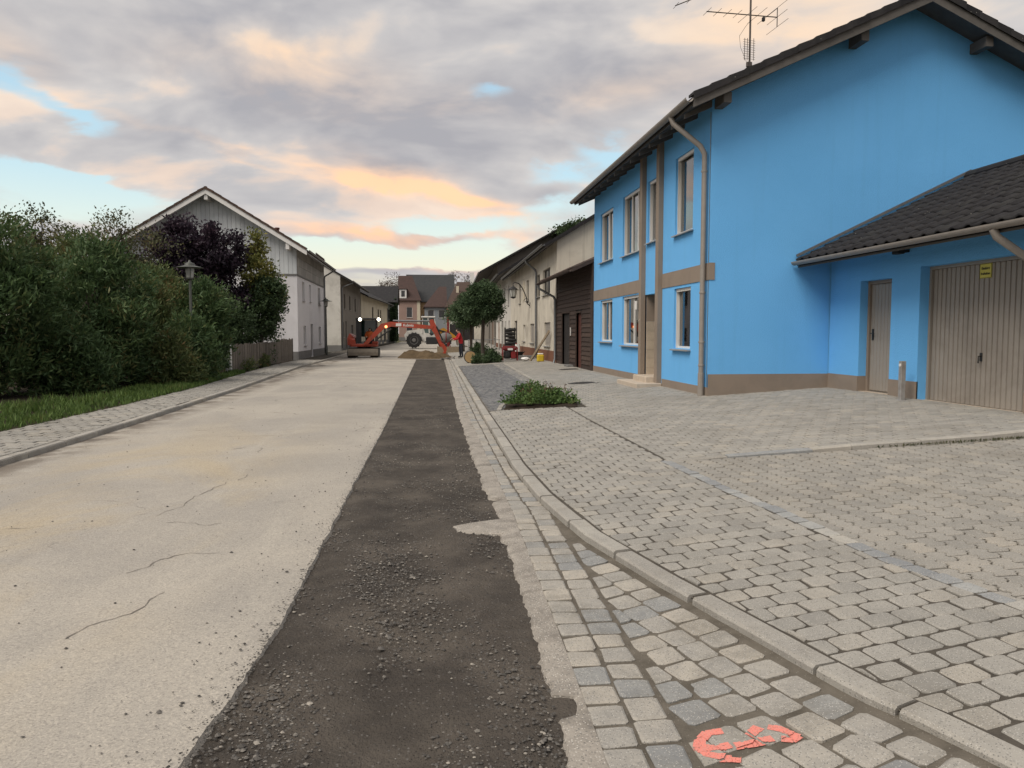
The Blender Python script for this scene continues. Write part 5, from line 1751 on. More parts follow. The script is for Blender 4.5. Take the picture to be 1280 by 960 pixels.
def crown_pts(lobes, n, clumps=60, cr=.35, shell=.55, up=0.0):
    """points in clumps through the outer volume of several ellipsoids"""
    vol = np.array([l[3] * l[4] * l[5] for l in lobes]) ** (2 / 3)
    vol = vol / vol.sum()
    P, D, T = [], [], []
    for l, f in zip(lobes, vol):
        k = max(4, int(clumps * f))
        dirs = rng.normal(size=(k, 3))
        dirs /= np.linalg.norm(dirs, axis=1, keepdims=True)
        rad = shell + (1 - shell) * rng.random((k, 1)) ** .6
        c = np.array(l[:3])[None] + dirs * rad * np.array(l[3:6])[None]
        m = max(1, int(n * f / k))
        ci = np.repeat(np.arange(k), m)
        size = cr * (0.6 + .8 * rng.random(k))
        p = c[ci] + np.clip(rng.normal(size=(len(ci), 3)), -2.1, 2.1) * size[ci][:, None] * np.array([1, 1, .8])[None] * .55
        d = dirs[ci] * .8 + rng.normal(size=(len(ci), 3)) * .6 + np.array([0, 0, up])[None]
        tone = rng.random(k)
        P.append(p); D.append(d); T.append(.45 * tone[ci] + .55 * rng.random(len(ci)))
    return np.concatenate(P), np.concatenate(D), np.concatenate(T)
def trunk(parent, base, top, r0, r1, limbs=(), name='trunk'):
    base, top = Vector(base), Vector(top)
    g = MB()
    n_ = 6
    pts = []
    for i in range(n_ + 1):
        t = i / n_
        p = base.lerp(top, t)
        p += Vector((.04 * math.sin(t * 5 + base.x), .04 * math.cos(t * 4 + base.y), 0)) * (top - base).length * .25 * (0 if i in (0,) else 1)
        pts.append(p)
    g.tube(pts, [r0 + (r1 - r0) * (i / n_) ** .7 for i in range(n_ + 1)], 9)
    o = g.build(name, M_bark, parent, smooth=True)
    for (t, q, ra) in limbs:
        a = pts[min(n_, int(t * n_))]
        q = Vector(q)
        mid = a.lerp(q, .5) + Vector((0, 0, .08))
        b = MB().tube([a, mid, q], [ra, ra * .65, ra * .25], 6).build('limb', M_bark, o, smooth=True)
    return o
def auto_limbs(base, lobes, n_, ra, z0=.45):
    out = []
    for i in range(n_):
        l = lobes[i % len(lobes)]
        a = random.random() * 6.28
        q = (l[0] + l[3] * .7 * math.cos(a), l[1] + l[4] * .7 * math.sin(a), l[2] + l[5] * random.uniform(-.1, .6))
        out.append((random.uniform(z0, 1.0), q, ra * random.uniform(.6, 1)))
    return out
def tree(name, label, base, th, r0, lobes, n, mat_, L, W, cat='tree', group=None, clumps=60, cr=.35, shell=.55, up=0.0, limbs=6, r1=None, extra=None, z0=.45):
    t = thing(name, label, cat, base, group)
    trunk(t, base, (base[0], base[1], base[2] + th), r0, r1 or r0 * .45, auto_limbs(base, lobes, limbs, r0 * .5, z0))
    P, D, T = crown_pts(lobes, n, clumps, cr, shell, up)
    P[:, 2] = np.maximum(P[:, 2], base[2] + .05)
    leaves('crown', mat_, t, P, D, L * (.6 + .8 * rng.random(len(P))), W * (.6 + .8 * rng.random(len(P))), T)
    if extra:
        (lb2, n2, m2) = extra
        P, D, T = crown_pts(lb2, n2, clumps, cr, shell, up)
        leaves('crown', m2, t, P, D, L * (.6 + .8 * rng.random(len(P))), W * (.6 + .8 * rng.random(len(P))), T)
    return t

# --- verge soil under the hedge and grass along the pavement
g = MB()
V = []
yy = ysteps(-8, 44, .03, .4)
for y in yy:
    for i, f in enumerate((0, .12, .3, .6, 1)):
        x = lback(y) - .02 - f * 9
        V.append((x, y, .085 + .02 * i + .05 * fbm(x, y) * (1 if i else 0)))
g.faces(V, [(i * 5 + j, i * 5 + j + 1, (i + 1) * 5 + j + 1, (i + 1) * 5 + j) for i in range(len(yy) - 1) for j in range(4)])
tag(g.build('verge_soil', M_soil, smooth=True), kind='structure')
N = 30000
y = 7.5 + 21 * rng.random(N) ** 1.25
wd_ = np.interp(y, [7, 14, 18, 22, 25, 29], [3.4, 3.0, 1.9, 1.1, .8, .35])
f = rng.random(N)
x = np.array([lback(v) for v in y]) + .05 - f * wd_
dens = np.array([fbm(a * 1.4, b * 1.4, 2, 2) for a, b in zip(x, y)])
keep = (dens + .75 * (1 - f) > rng.random(N) * .8)
x, y = x[keep], y[keep]
h_ = .05 + .10 * rng.random(len(x)) + .10 * np.clip(dens[keep], 0, 1) + .06 * np.clip((lback(14) - x) / 1.5, 0, 1)
C = np.stack([x, y, .10 + h_ * .45], 1)
D = np.stack([rng.normal(size=len(x)) * .35, rng.normal(size=len(x)) * .35, np.ones(len(x))], 1)
tag(leaves('grass_verge', M_grass, None, C, D, h_ * 1.15, .016 + .012 * rng.random(len(x)), rng.random(len(x)) * .7 + .3 * np.clip(dens[keep] + .3, 0, 1)), 'rough green grass growing along the left pavement edge', 'grass', kind='stuff')
# grass and moss in the driveway step
N = 520
x = 5.0 + 3.6 * rng.random(N) ** .7
C = np.stack([x, 7.895 - .05 * rng.random(N), np.array([zdrive(a) for a in x]) + .02], 1)
D = rng.normal(size=(N, 3)) * .6 + np.array([0, -.1, .9])[None]
tag(leaves('moss_strip', leafmat('moss', leaf_ramp((.03, .04, .015), (.05, .06, .02), (.08, .08, .03), (.10, .085, .04))), None, C, D, .035 + .03 * rng.random(N), .010, rng.random(N)), 'mossy weeds growing in the step between driveway and forecourt', 'moss', kind='stuff')

# --- hedge shrubs (scale-leaved sprays)
GRP = 'overgrown evergreen shrubs along the left verge'
def shrub(x, y, r_, h_, mat_, label, n=25000, lean=0):
    lobes = []
    for i in range(5):
        t = (i + .5) / 5
        rr = r_ * (1.0 - .55 * t ** 1.6)
        lobes.append((x + random.uniform(-.2, .2) * r_, y + random.uniform(-.2, .2) * r_, .1 + h_ * (.10 + .78 * t), rr, rr, h_ * .17))
    for i in range(6):
        a = random.random() * 6.28
        zz = random.uniform(.25, .75) * h_
        lobes.append((x + r_ * .55 * math.cos(a), y + r_ * .55 * math.sin(a), zz, r_ * .42, r_ * .42, h_ * .16))
    lobes.append((x + .1 * r_, y, h_ * .93, r_ * .22, r_ * .22, h_ * .09))
    t = thing('evergreen_shrub', label, 'shrub', (x, y, .08), GRP)
    trunk(t, (x, y, .05), (x, y, h_ * .8), .09, .03, auto_limbs((x, y, 0), lobes, 6, .04, .2))
    P, D, T = crown_pts(lobes, n, 260, .30, .66, .5)
    P[:, 2] = np.maximum(P[:, 2], .16)
    leaves('foliage', mat_, t, P, D, .10 + .13 * rng.random(len(P)), .028 + .028 * rng.random(len(P)), T)
shrub(-11.1, 17.4, 1.7, 4.7, M_thuja, 'tall dark evergreen shrub farthest from the picket fence, behind the grass verge')
shrub(-9.5, 18.3, 1.55, 4.05, M_thuja, 'dark evergreen shrub standing where the grass verge is widest')
shrub(-8.5, 21.0, 1.5, 3.95, M_thuja, 'bushy dark evergreen shrub in the middle of the roadside hedge', 25000)
shrub(-9.7, 22.8, 1.5, 4.4, M_thuja2, 'olive tinged evergreen shrub half hidden behind the front row of the hedge')
shrub(-8.5, 24.6, 1.2, 3.1, M_thuja2, 'lower yellowing evergreen shrub close beside the tall street lamp')
shrub(-7.55, 26.7, 1.0, 3.3, M_thuja, 'pointed evergreen shrub beside the street lamp and the picket fence end')
shrub(-8.9, 26.9, 1.3, 3.75, M_thuja2, 'brown flecked evergreen shrub directly behind the street lamp')
shrub(-7.15, 22.3, .85, 1.5, M_thuja2, 'small round evergreen shrub at the verge below the hedge', 10000)
shrub(-6.95, 23.75, .8, 2.0, M_thuja, 'small dark evergreen shrub at the foot of the pointed one', 10000)
shrub(-8.3, 19.3, .8, 1.7, M_thuja, 'small dark evergreen shrub bulging over the grass verge', 10000)
# --- thinning autumn trees behind the hedge
for i, (x, y, r_, h_, lab) in enumerate([(-15.6, 27.5, 1.9, 6.1, 'thinning brown green tree at the far end of the hedge, sky showing through'), (-12.8, 27.6, 1.8, 5.7, 'thinning olive tree between the hedge and the white house lean-to'), (-11.3, 29.5, 1.7, 5.8, 'sparse autumn tree with bare twigs before the white house eave'), (-17.6, 25.5, 2.0, 5.8, 'dark autumn tree behind the tall evergreen shrub')]):
    lobes = [(x, y, h_ * .52, r_, r_, h_ * .30), (x - r_ * .5, y, h_ * .72, r_ * .7, r_ * .7, h_ * .2), (x + r_ * .5, y + .3, h_ * .76, r_ * .65, r_ * .65, h_ * .19), (x, y - .3, h_ * .88, r_ * .5, r_ * .5, h_ * .13)]
    tree('autumn_tree', lab, (x, y, .1), h_ * .85, .11, lobes, 9000, M_autumn, .11, .06, group='thinning trees behind the hedge', clumps=110, cr=.42, shell=.35, limbs=16)
# --- dark purple-leaved tree and its yellow-green neighbour
lob = [(-9.55, 34, 3.6, 1.75, 1.7, 1.7), (-9.9, 34, 5.2, 1.25, 1.2, 1.1), (-8.7, 33.7, 4.9, 1.1, 1.1, 1.2), (-10.4, 34, 4.2, 1.1, 1.1, 1.1), (-8.4, 33.8, 3.6, .9, .9, 1.2), (-11.0, 34, 4.7, 1.1, 1.1, 1.1), (-10.5, 34, 5.6, .8, .8, .7), (-9.6, 33.6, 4.6, 1.3, 1.0, 1.2)]
tree('purple_tree', 'dark purple leaved tree in front of the boarded gable', (-9.4, 34, .1), 4.6, .13, lob, 25000, M_purple, .16, .09, clumps=150, cr=.36, shell=.5, limbs=12)
lob = [(-7.35, 35, 4.1, .85, .9, 1.3), (-7.5, 35, 5.2, .5, .5, .75), (-6.9, 35, 3.3, .75, .8, .9)]
lob2 = [(-7.05, 34.6, 2.5, 1.0, 1.0, 1.05), (-6.75, 34.4, 3.1, .65, .7, .8)]
tree('yellow_green_tree', 'slender tree turning yellow green beside the purple tree', (-7.2, 35, .1), 4.6, .09, lob, 6500, M_yell, .14, .085, clumps=90, cr=.30, shell=.4, limbs=12, extra=(lob2, 7500, M_dgreen))
def bush(name, label, x, y, z, lobes, n, mat_, L, W, group=None, cr=.2, clumps=50, cat='bush'):
    t = thing(name, label, cat, (x, y, z), group)
    MB().tube([(x, y, z - .05), (x + .02, y, z + lobes[0][5] * .6), (x, y + .02, z + lobes[0][5] * 1.1)], [.03, .02, .008], 6).build('stem', M_bark, t)
    P, D, T = crown_pts(lobes, n, clumps, cr, .5, .2)
    P[:, 2] = np.maximum(P[:, 2], z + .02)
    leaves('foliage', mat_, t, P, D, L * (.6 + .8 * rng.random(len(P))), W * (.6 + .8 * rng.random(len(P))), T)
    return t
bush('garden_bush', 'dark green bush behind the picket fence below the purple tree', -8.6, 32.5, .1, [(-8.6, 32.5, 1.2, 1.3, 1.2, 1.3), (-7.9, 32.2, 1.9, .9, .9, 1.0)], 9000, M_dgreen, .13, .07, cr=.35, clumps=90)
bush('garden_bush', 'dark green bush overhanging the picket fence by the yellow green tree', -8.0, 33.6, .1, [(-7.95, 33.6, 1.3, .75, 1.2, 1.3), (-7.35, 36.2, 1.2, .45, .8, 1.1)], 8000, M_dgreen, .13, .07, cr=.32, clumps=90)
bush('verge_weed', 'low weeds growing at the foot of the picket fence', -6.75, 30.4, .1, [(-6.78, 30.6, .25, .16, 1.3, .25), (-6.8, 33.5, .35, .18, .9, .32)], 1500, M_thuja2, .10, .04, cr=.15, cat='weeds')

# --- picket fence
FE = thing('picket_fence', 'weathered grey wooden picket fence along the left pavement', 'fence', (-6.95, 28.3, .1))
fx = interp([(27.5, -6.88), (42, -6.95)])
for i in range(112):
    y = 28.35 + i * .119
    h_ = 1.02 + random.uniform(-.04, .04) + (.12 if y > 36.8 else 0)
    g = MB()
    g.cur = random.random()
    x = fx(y) + random.uniform(-.006, .006)
    g.loft([[(x - .01, y, .12), (x + .01, y, .12), (x + .01, y + .10, .12), (x - .01, y + .10, .12)], [(x - .01, y, .1 + h_), (x + .01, y, .1 + h_), (x + .01, y + .10, .1 + h_ + random.uniform(-.02, .02)), (x - .01, y + .10, .1 + h_)]])
    g.build('picket', M_fence, FE)
for z in (.35, .85): MB().box(-6.985, -6.95, 28.3, 41.7, z, z + .07).build('rail', M_fence, FE)
for y in (28.6, 31.2, 33.8, 36.4, 39.0, 41.5): MB().box(-7.08, -6.99, y, y + .09, 0, 1.05).build('post', M_fence, FE)
MB().box(-7.02, -6.84, 28.02, 28.22, 0, 1.12, .01).build('gate_post', M_white, FE)

# --- clipped round trees on the right pavement
lob = [(2.82, 36.4, 3.05, 1.0, 1.0, .86), (2.45, 36.3, 2.85, .65, .65, .55), (3.25, 36.3, 2.8, .6, .6, .55), (2.8, 36.2, 3.5, .6, .6, .45)]
tree('globe_tree', 'dense round crowned street tree beside the red generator', (2.82, 36.4, .12), 2.5, .10, lob, 17000, M_tree, .11, .05, group='round crowned trees along the right pavement', clumps=170, cr=.22, shell=.72, limbs=8, r1=.08, z0=.9)
lob = [(2.85, 46, 2.95, 1.15, 1.1, .95), (2.4, 45.8, 2.7, .7, .7, .6), (3.3, 46, 2.7, .65, .65, .6)]
tree('globe_tree', 'dense round crowned street tree behind the worker in red', (2.85, 46, .12), 2.5, .10, lob, 13000, M_tree, .12, .06, group='round crowned trees along the right pavement', clumps=150, cr=.24, shell=.7, limbs=8, r1=.08, z0=.9)
lob = [(3.0, 58, 2.9, 1.2, 1.2, 1.0)]
tree('globe_tree', 'dense round crowned street tree farthest down the right pavement', (3.0, 58, .14), 2.5, .10, lob, 7000, M_tree, .14, .07, group='round crowned trees along the right pavement', clumps=90, cr=.3, shell=.7, limbs=6, r1=.08, z0=.9)
# --- planting
bush('tree_pit_shrub', 'low leafy shrub at the foot of the round tree by the generator', 2.75, 35.3, .12, [(2.62, 35.3, .28, .38, .45, .24), (3.2, 35.3, .32, .36, .4, .28), (3.15, 35.3, .58, .1, .1, .2)], 3500, M_tree, .10, .05, cr=.14)
bush('tree_pit_shrub', 'low dark shrub beside the sawn log', 2.9, 39.5, .12, [(2.85, 39.5, .5, .5, .6, .5), (3.3, 39.2, .35, .4, .4, .35)], 3000, M_dgreen, .11, .05, cr=.18)
RB = bush('rose_bush', 'low green rose bush with dry reddish twigs in the planting bed', 2.25, 15.0, .2, [(1.85, 14.6, .22, .30, .36, .12), (2.25, 14.65, .28, .38, .5, .17), (2.65, 14.55, .25, .26, .38, .10), (2.15, 15.2, .33, .3, .4, .18), (2.5, 15.2, .30, .3, .4, .14)], 4600, M_rose, .065, .034, cr=.13, clumps=70)
stems, P, D = [], [], []
for i in range(26):
    x, y = random.uniform(1.9, 2.85), random.uniform(14.6, 15.7)
    h_ = random.uniform(.22, .44) * (1.0 if 2.1 < x < 2.6 else .75)
    tx, ty = x + random.uniform(-.18, .22), y + random.uniform(-.15, .15)
    z0 = zside(x, y) + .05
    pts = [(x, y, z0), ((x + tx) / 2 + .02, (y + ty) / 2, z0 + h_ * .6), (tx, ty, z0 + h_)]
    MB().tube(pts, [.006, .005, .003], 5).build('twig', M_bark, RB)
    for k in range(9):
        t = .45 + .55 * random.random()
        P.append((x + (tx - x) * t + random.gauss(0, .035), y + (ty - y) * t + random.gauss(0, .035), z0 + h_ * t + random.gauss(0, .025)))
P = np.array(P)
leaves('dry_foliage', M_rosed, RB, P, rng.normal(size=P.shape), .05, .028, rng.random(len(P)))
# --- trees at the end of the street and behind the roofs
for (x, y, z, rx, rz, n, m, lab) in [(8.0, 185, 12.5, 4.6, 3.6, 2600, M_far, 'bare brown tree rising over the red brown roof at the street end'), (-7.5, 190, 12.6, 3.6, 3.6, 1800, M_far, 'bare twiggy tree above the salmon house roof'), (1.5, 205, 12.2, 4.2, 2.6, 2200, M_far, 'low bare tree between the roofs at the street end'),
                                     (13.5, 170, 11.3, 5.5, 3.0, 3200, M_autumn, 'olive tree showing over the big red brown roof'), (19, 175, 12, 5, 3.8, 2200, M_far, 'bare tree behind the dark eaved house')]:
    lobes = [(x, y, z, rx, rx, rz), (x - rx * .5, y, z - rz * .3, rx * .7, rx * .7, rz * .8), (x + rx * .5, y, z - rz * .2, rx * .7, rx * .7, rz * .8)]
    tree('distant_tree', lab, (x, y, ZG), z, .35, lobes, n, m, .55, .16, group='trees behind the houses', clumps=120, cr=1.0, shell=.3, limbs=22)
lob = [(13.2, 66, 9.4, 1.9, 1.9, 2.0), (13.0, 66, 7.5, 2.2, 2.2, 2.5)]
tree('dark_tree', 'dark evergreen tree top rising behind the old cream house ridge', (13.2, 66, ZG), 9, .25, lob, 14000, M_dgreen, .24, .12, clumps=140, cr=.45)
# ivy on the end wall of the green house
N = 5000
P = np.stack([-4.22 + .12 * rng.random(N), 114.6 + 8.2 * rng.random(N), .4 + 6.3 * rng.random(N)], 1)
P2 = np.stack([-4.9 + .75 * rng.random(N // 2), 114.42 - .12 * rng.random(N // 2), .4 + 5.6 * rng.random(N // 2)], 1)
P = np.concatenate([P, P2])
leaves('ivy', M_dgreen, H4, P, rng.normal(size=P.shape), .35, .25, rng.random(len(P)) * .5)

# ================================================================== STREET FURNITURE, MACHINES, PEOPLE
M_lamp = mat('lamp_grey_green', (0.115, 0.12, 0.105), 0.5, (0.09, 0.093, 0.083), 8, 1, metal=.4)
M_lglass = mat('lamp_glass', (0.46, 0.46, 0.43), 0.25, (0.40, 0.40, 0.37), 6, 1)
M_dark = mat('dark_metal', (0.03, 0.03, 0.031), 0.5, (0.042, 0.04, 0.039), 9, 1, metal=.4)
M_kub = mat('orange_machine_paint', (0.42, 0.062, 0.030), 0.55, (0.34, 0.052, 0.027), 4, 1, .001, 40, coat=.1, grime=(0.16, 0.085, 0.055, .8), gscale=2.2)
M_track = mat('rubber_track', (0.022, 0.02, 0.019), 0.8, (0.045, 0.04, 0.034), 9, 1, .006, 40)
M_blade = mat('worn_blade', (0.26, 0.225, 0.18), 0.7, (0.19, 0.16, 0.13), 6, 1, .003, 40)
M_cab = mat('cab_black', (0.025, 0.025, 0.027), 0.5)
M_cabglass = mat('cab_glass', (0.035, 0.075, 0.07), 0.08, spec=.6)
M_lwhite = mat('loader_white', (0.62, 0.60, 0.56), 0.5, (0.55, 0.53, 0.49), 4, 1, grime=(0.3, 0.27, 0.22, .5), gscale=2)
M_lyel = mat('loader_yellow', (0.50, 0.25, 0.025), 0.5, (0.43, 0.21, 0.024), 4, 1, grime=(0.2, 0.13, 0.05, .5), gscale=2)
M_light = mat('work_light', (1, .95, .8), .3, emit=(1.0, 0.90, 0.70, 9.0))
M_amber = mat('amber_light', (1, .35, .1), .3, emit=(1.0, 0.35, 0.12, 3.0))
M_redp = mat('red_paint', (0.20, 0.018, 0.020), 0.5, (0.16, 0.015, 0.016), 6, 1, coat=.1)
M_yelp = mat('yellow_plastic', (0.60, 0.42, 0.03), 0.45, (0.52, 0.36, 0.03), 6, 1)
M_jacket = mat('red_jacket', (0.42, 0.016, 0.022), 0.8, (0.33, 0.014, 0.02), 9, 1, .004, 30)
M_hivis = mat('orange_hivis', (0.62, 0.15, 0.03), 0.8, (0.52, 0.12, 0.03), 9, 1)
M_trous = mat('dark_trousers', (0.016, 0.019, 0.030), 0.85, (0.024, 0.026, 0.036), 9, 1)
M_skin = mat('skin', (0.42, 0.26, 0.19), 0.6)
M_hair = mat('dark_hair', (0.025, 0.018, 0.013), 0.7)
M_boot = mat('boots', (0.02, 0.018, 0.016), 0.7)
M_log = mat('sawn_wood', (0.40, 0.27, 0.125), 0.85, (0.32, 0.21, 0.10), 14, 1, .003, 50)
M_timber = mat('raw_timber', (0.26, 0.205, 0.14), 0.85, (0.20, 0.155, 0.105), 8, 1, .004, 40)

# --- street lamps on the left
def street_lamp(x, y, z, h_, label):
    t = thing('street_lamp', label, 'street lamp', (x, y, z), 'street lamps along the left pavement')
    MB().lathe((x, y, z), [(.085, -.02), (.085, .55), (.05, .62), (.042, h_ - .62)], 12).build('pole', M_lamp, t, smooth=True)
    zl = z + h_ - .62
    MB().lathe((x, y, zl), [(.05, 0), (.11, .04), (.11, .07), (.06, .08)], 12).build('collar', M_lamp, t)
    MB().lathe((x, y, zl + .08), [(.10, 0), (.13, .22), (.12, .30)], 14).build('lantern_glass', M_lglass, t, smooth=True)
    for a in range(4):
        c, s_ = math.cos(a * 1.5708 + .4), math.sin(a * 1.5708 + .4)
        MB().bar((x + .112 * c, y + .112 * s_, zl + .07), (x + .142 * c, y + .142 * s_, zl + .40), .014).build('lantern_strut', M_lamp, t)
    MB().lathe((x, y, zl + .38), [(.02, -.02), (.40, 0), (.40, .012), (.16, .07), (.14, .14), (.05, .17), (.02, .24)], 20).build('lamp_hood', M_lamp, t, smooth=True)
street_lamp(-7.2, 24.75, .1, 3.70, 'street lamp with flat round hood rising out of the evergreen shrubs')
street_lamp(-6.35, 51.0, .1, 3.75, 'street lamp with flat round hood beside the white house front')

# --- lantern on a scrolled bracket at the cream house
LX, LY = 4.72, 39.9
t = thing('wall_lantern', 'black iron lantern hanging from curved bracket on the old cream house', 'lantern', (5.55, LY, 3.0))
pts = [(5.58, LY, 2.98), (5.46, LY, 3.05), (5.36, LY, 3.45), (5.18, LY, 3.88), (4.98, LY, 4.13), (4.78, LY, 4.20), (4.66, LY, 4.14)]
MB().tube(pts, .028, 7).build('bracket_arm', M_dark, t, smooth=True)
sc_ = [(5.40 - .16 * math.cos(a) * (1 - a / 9), LY, 3.22 + .16 * math.sin(a) * (1 - a / 9)) for a in np.linspace(0, 7, 14)]
MB().tube(sc_, .018, 6).build('scroll', M_dark, t, smooth=True)
MB().box(5.56, 5.60, LY - .05, LY + .05, 2.85, 3.15, .008).build('wall_plate', M_dark, t)
MB().bar((4.25, LY, 3.80), (5.2, LY, 3.80), .02).build('cross_rod', M_dark, t)
MB().tube([(4.68, LY, 4.13), (4.68, LY, 3.98)], .012, 5).build('hook', M_dark, t)
MB().lathe((4.68, LY, 3.45), [(.13, 0), (.20, .36), (.17, .37)], 6).build('lantern_glass', M_lglass, t)
MB().lathe((4.68, LY, 3.82), [(.25, 0), (.23, .03), (.10, .14), (.03, .18), (.02, .24)], 6).build('lantern_cap', M_dark, t)
MB().lathe((4.68, LY, 3.40), [(.05, -.05), (.14, 0), (.14, .045)], 6).build('lantern_base', M_dark, t)
for a in range(6):
    c, s_ = math.cos(a * math.pi / 3), math.sin(a * math.pi / 3)
    MB().bar((4.68 + .135 * c, LY + .135 * s_, 3.45), (4.68 + .205 * c, LY + .205 * s_, 3.82), .016).build('lantern_bar', M_dark, t)

# --- people: one continuous skinned body each
def person(label, base, joints, edges, radii, regions, face_dir, extra=None, scale=1.0, rotz=0.0):
    t = thing('person', label, 'person', base)
    Rz = Matrix.Rotation(rotz, 3, 'Z')
    names = list(joints)
    me = bpy.data.meshes.new('body')
    me.from_pydata([tuple(Rz @ (Vector(joints[n]) * scale)) for n in names], [(names.index(a), names.index(b)) for a, b in edges], [])
    ob = bpy.data.objects.new('body', me)
    COL.objects.link(ob)
    ob.modifiers.new('skin', 'SKIN').use_smooth_shade = True
    for i, n in enumerate(names):
        r_ = radii[n]
        me.skin_vertices[0].data[i].radius = (r_ * scale, r_ * scale) if isinstance(r_, (int, float)) else (r_[0] * scale, r_[1] * scale)
    me.skin_vertices[0].data[names.index('pelvis')].use_root = True
    sub = ob.modifiers.new('sub', 'SUBSURF')
    sub.levels = 1
    sub.render_levels = 1
    bpy.context.view_layer.update()
    nm = bpy.data.meshes.new_from_object(ob.evaluated_get(bpy.context.evaluated_depsgraph_get()))
    bpy.data.objects.remove(ob)
    o = link_mesh('body', nm, [M_skin], t)
    nm.materials.clear()
    ms = [M_skin, regions['top'], regions['legs'], M_boot, M_hair]
    for m in ms: nm.materials.append(m)
    inv = Rz.inverted()
    for p in nm.polygons:
        c = (inv @ p.center) / scale
        p.material_index = regions['fn'](c)
        p.use_smooth = True
    return t
def hand(J, E, Rd, side, wrist, d):
    """palm plus five short finger chains"""
    wv = Vector(J[wrist]); d = Vector(d).normalized()
    p = Vector((-d.y, d.x, 0)).normalized() if abs(d.z) < .95 else Vector((0, 1, 0))
    J['palm' + side] = tuple(wv + d * .06); Rd['palm' + side] = .028
    E.append((wrist, 'palm' + side))
    for k, (o, ln) in enumerate([(-.030, .07), (-.010, .085), (.010, .08), (.030, .065)]):
        a, b = f'f{k}a' + side, f'f{k}b' + side
        J[a] = tuple(wv + d * .10 + p * o); J[b] = tuple(wv + d * (.10 + ln * .6) + p * o + Vector((0, 0, -.03)))
        Rd[a] = Rd[b] = .0095
        E += [('palm' + side, a), (a, b)]
    J['th' + side] = tuple(wv + d * .07 + p * .055); Rd['th' + side] = .010
    E.append(('palm' + side, 'th' + side))
# worker in red: standing, turned to the left, leaning over with both arms forward
J = {'pelvis': (0, 0, .95), 'waist': (-.02, 0, 1.10), 'chest': (-.07, 0, 1.30), 'neck': (-.13, 0, 1.47), 'head0': (-.17, 0, 1.56), 'head1': (-.20, 0, 1.70), 'nose': (-.315, 0, 1.60),
     'shL': (-.09, .19, 1.38), 'elL': (-.25, .23, 1.14), 'wrL': (-.48, .18, 1.12), 'shR': (-.09, -.19, 1.38), 'elR': (-.22, -.24, 1.13), 'wrR': (-.46, -.20, 1.06),
     'hipL': (.0, .10, .90), 'knL': (-.05, .12, .49), 'anL': (.0, .12, .09), 'toL': (-.16, .13, .045), 'hipR': (.0, -.10, .90), 'knR': (.02, -.12, .48), 'anR': (.08, -.12, .09), 'toR': (-.08, -.13, .045)}
E_ = [('pelvis', 'waist'), ('waist', 'chest'), ('chest', 'neck'), ('neck', 'head0'), ('head0', 'head1'), ('head0', 'nose'), ('chest', 'shL'), ('shL', 'elL'), ('elL', 'wrL'), ('chest', 'shR'), ('shR', 'elR'), ('elR', 'wrR'),
      ('pelvis', 'hipL'), ('hipL', 'knL'), ('knL', 'anL'), ('anL', 'toL'), ('pelvis', 'hipR'), ('hipR', 'knR'), ('knR', 'anR'), ('anR', 'toR')]
Rd = {'pelvis': (.15, .13), 'waist': (.19, .17), 'chest': (.22, .18), 'neck': .06, 'head0': .085, 'head1': .095, 'nose': .018, 'shL': .085, 'elL': .065, 'wrL': .042, 'shR': .085, 'elR': .065, 'wrR': .042,
      'hipL': .105, 'knL': .075, 'anL': .055, 'toL': .045, 'hipR': .105, 'knR': .075, 'anR': .055, 'toR': .045}
hand(J, E_, Rd, 'L', 'wrL', (-1, -.1, -.2)); hand(J, E_, Rd, 'R', 'wrR', (-1, .1, -.2))
def reg_a(c):
    if c.z > 1.60 and c.x > -.26 or c.z > 1.70: return 4
    if c.z > 1.46: return 0
    if c.x < -.47 and c.z > .9: return 0
    if c.z > .86: return 1
    if c.z > .11: return 2
    return 3
W1 = person('person in a bright red jacket and dark trousers leaning forward beside the trench', (2.18, 45.2, .075), J, E_, Rd, dict(top=M_jacket, legs=M_trous, fn=reg_a), (-1, 0, 0), rotz=R(8))
# excavator driver: seated
J2 = {'pelvis': (0, 0, 0), 'waist': (0, .02, .16), 'chest': (0, .03, .36), 'neck': (0, 0, .53), 'head0': (0, -.02, .62), 'head1': (0, -.03, .75), 'nose': (0, -.14, .65),
      'shL': (.19, .02, .44), 'elL': (.27, -.10, .20), 'wrL': (.22, -.33, .20), 'shR': (-.19, .02, .44), 'elR': (-.27, -.10, .20), 'wrR': (-.22, -.33, .20),
      'hipL': (.10, -.03, -.02), 'knL': (.13, -.45, .02), 'anL': (.13, -.50, -.38), 'toL': (.13, -.65, -.41), 'hipR': (-.10, -.03, -.02), 'knR': (-.13, -.45, .02), 'anR': (-.13, -.50, -.38), 'toR': (-.13, -.65, -.41)}
E2 = list(E_[:20])
Rd2 = {k_: Rd[k_] for k_ in J2}
hand(J2, E2, Rd2, 'L', 'wrL', (0, -1, -.3)); hand(J2, E2, Rd2, 'R', 'wrR', (0, -1, -.3))
def reg_b(c):
    if c.z > .68: return 4
    if c.z > .52: return 0
    if c.y < -.34 and c.z > .1: return 0
    if c.z > -.02 and c.y > -.36: return 1
    if c.z < -.33: return 3
    return 2
person('person in an orange high visibility jacket seated at the excavator controls', (-3.42, 48.95, 1.12), J2, E2, Rd2, dict(top=M_hivis, legs=M_trous, fn=reg_b), (0, -1, 0), rotz=R(10))

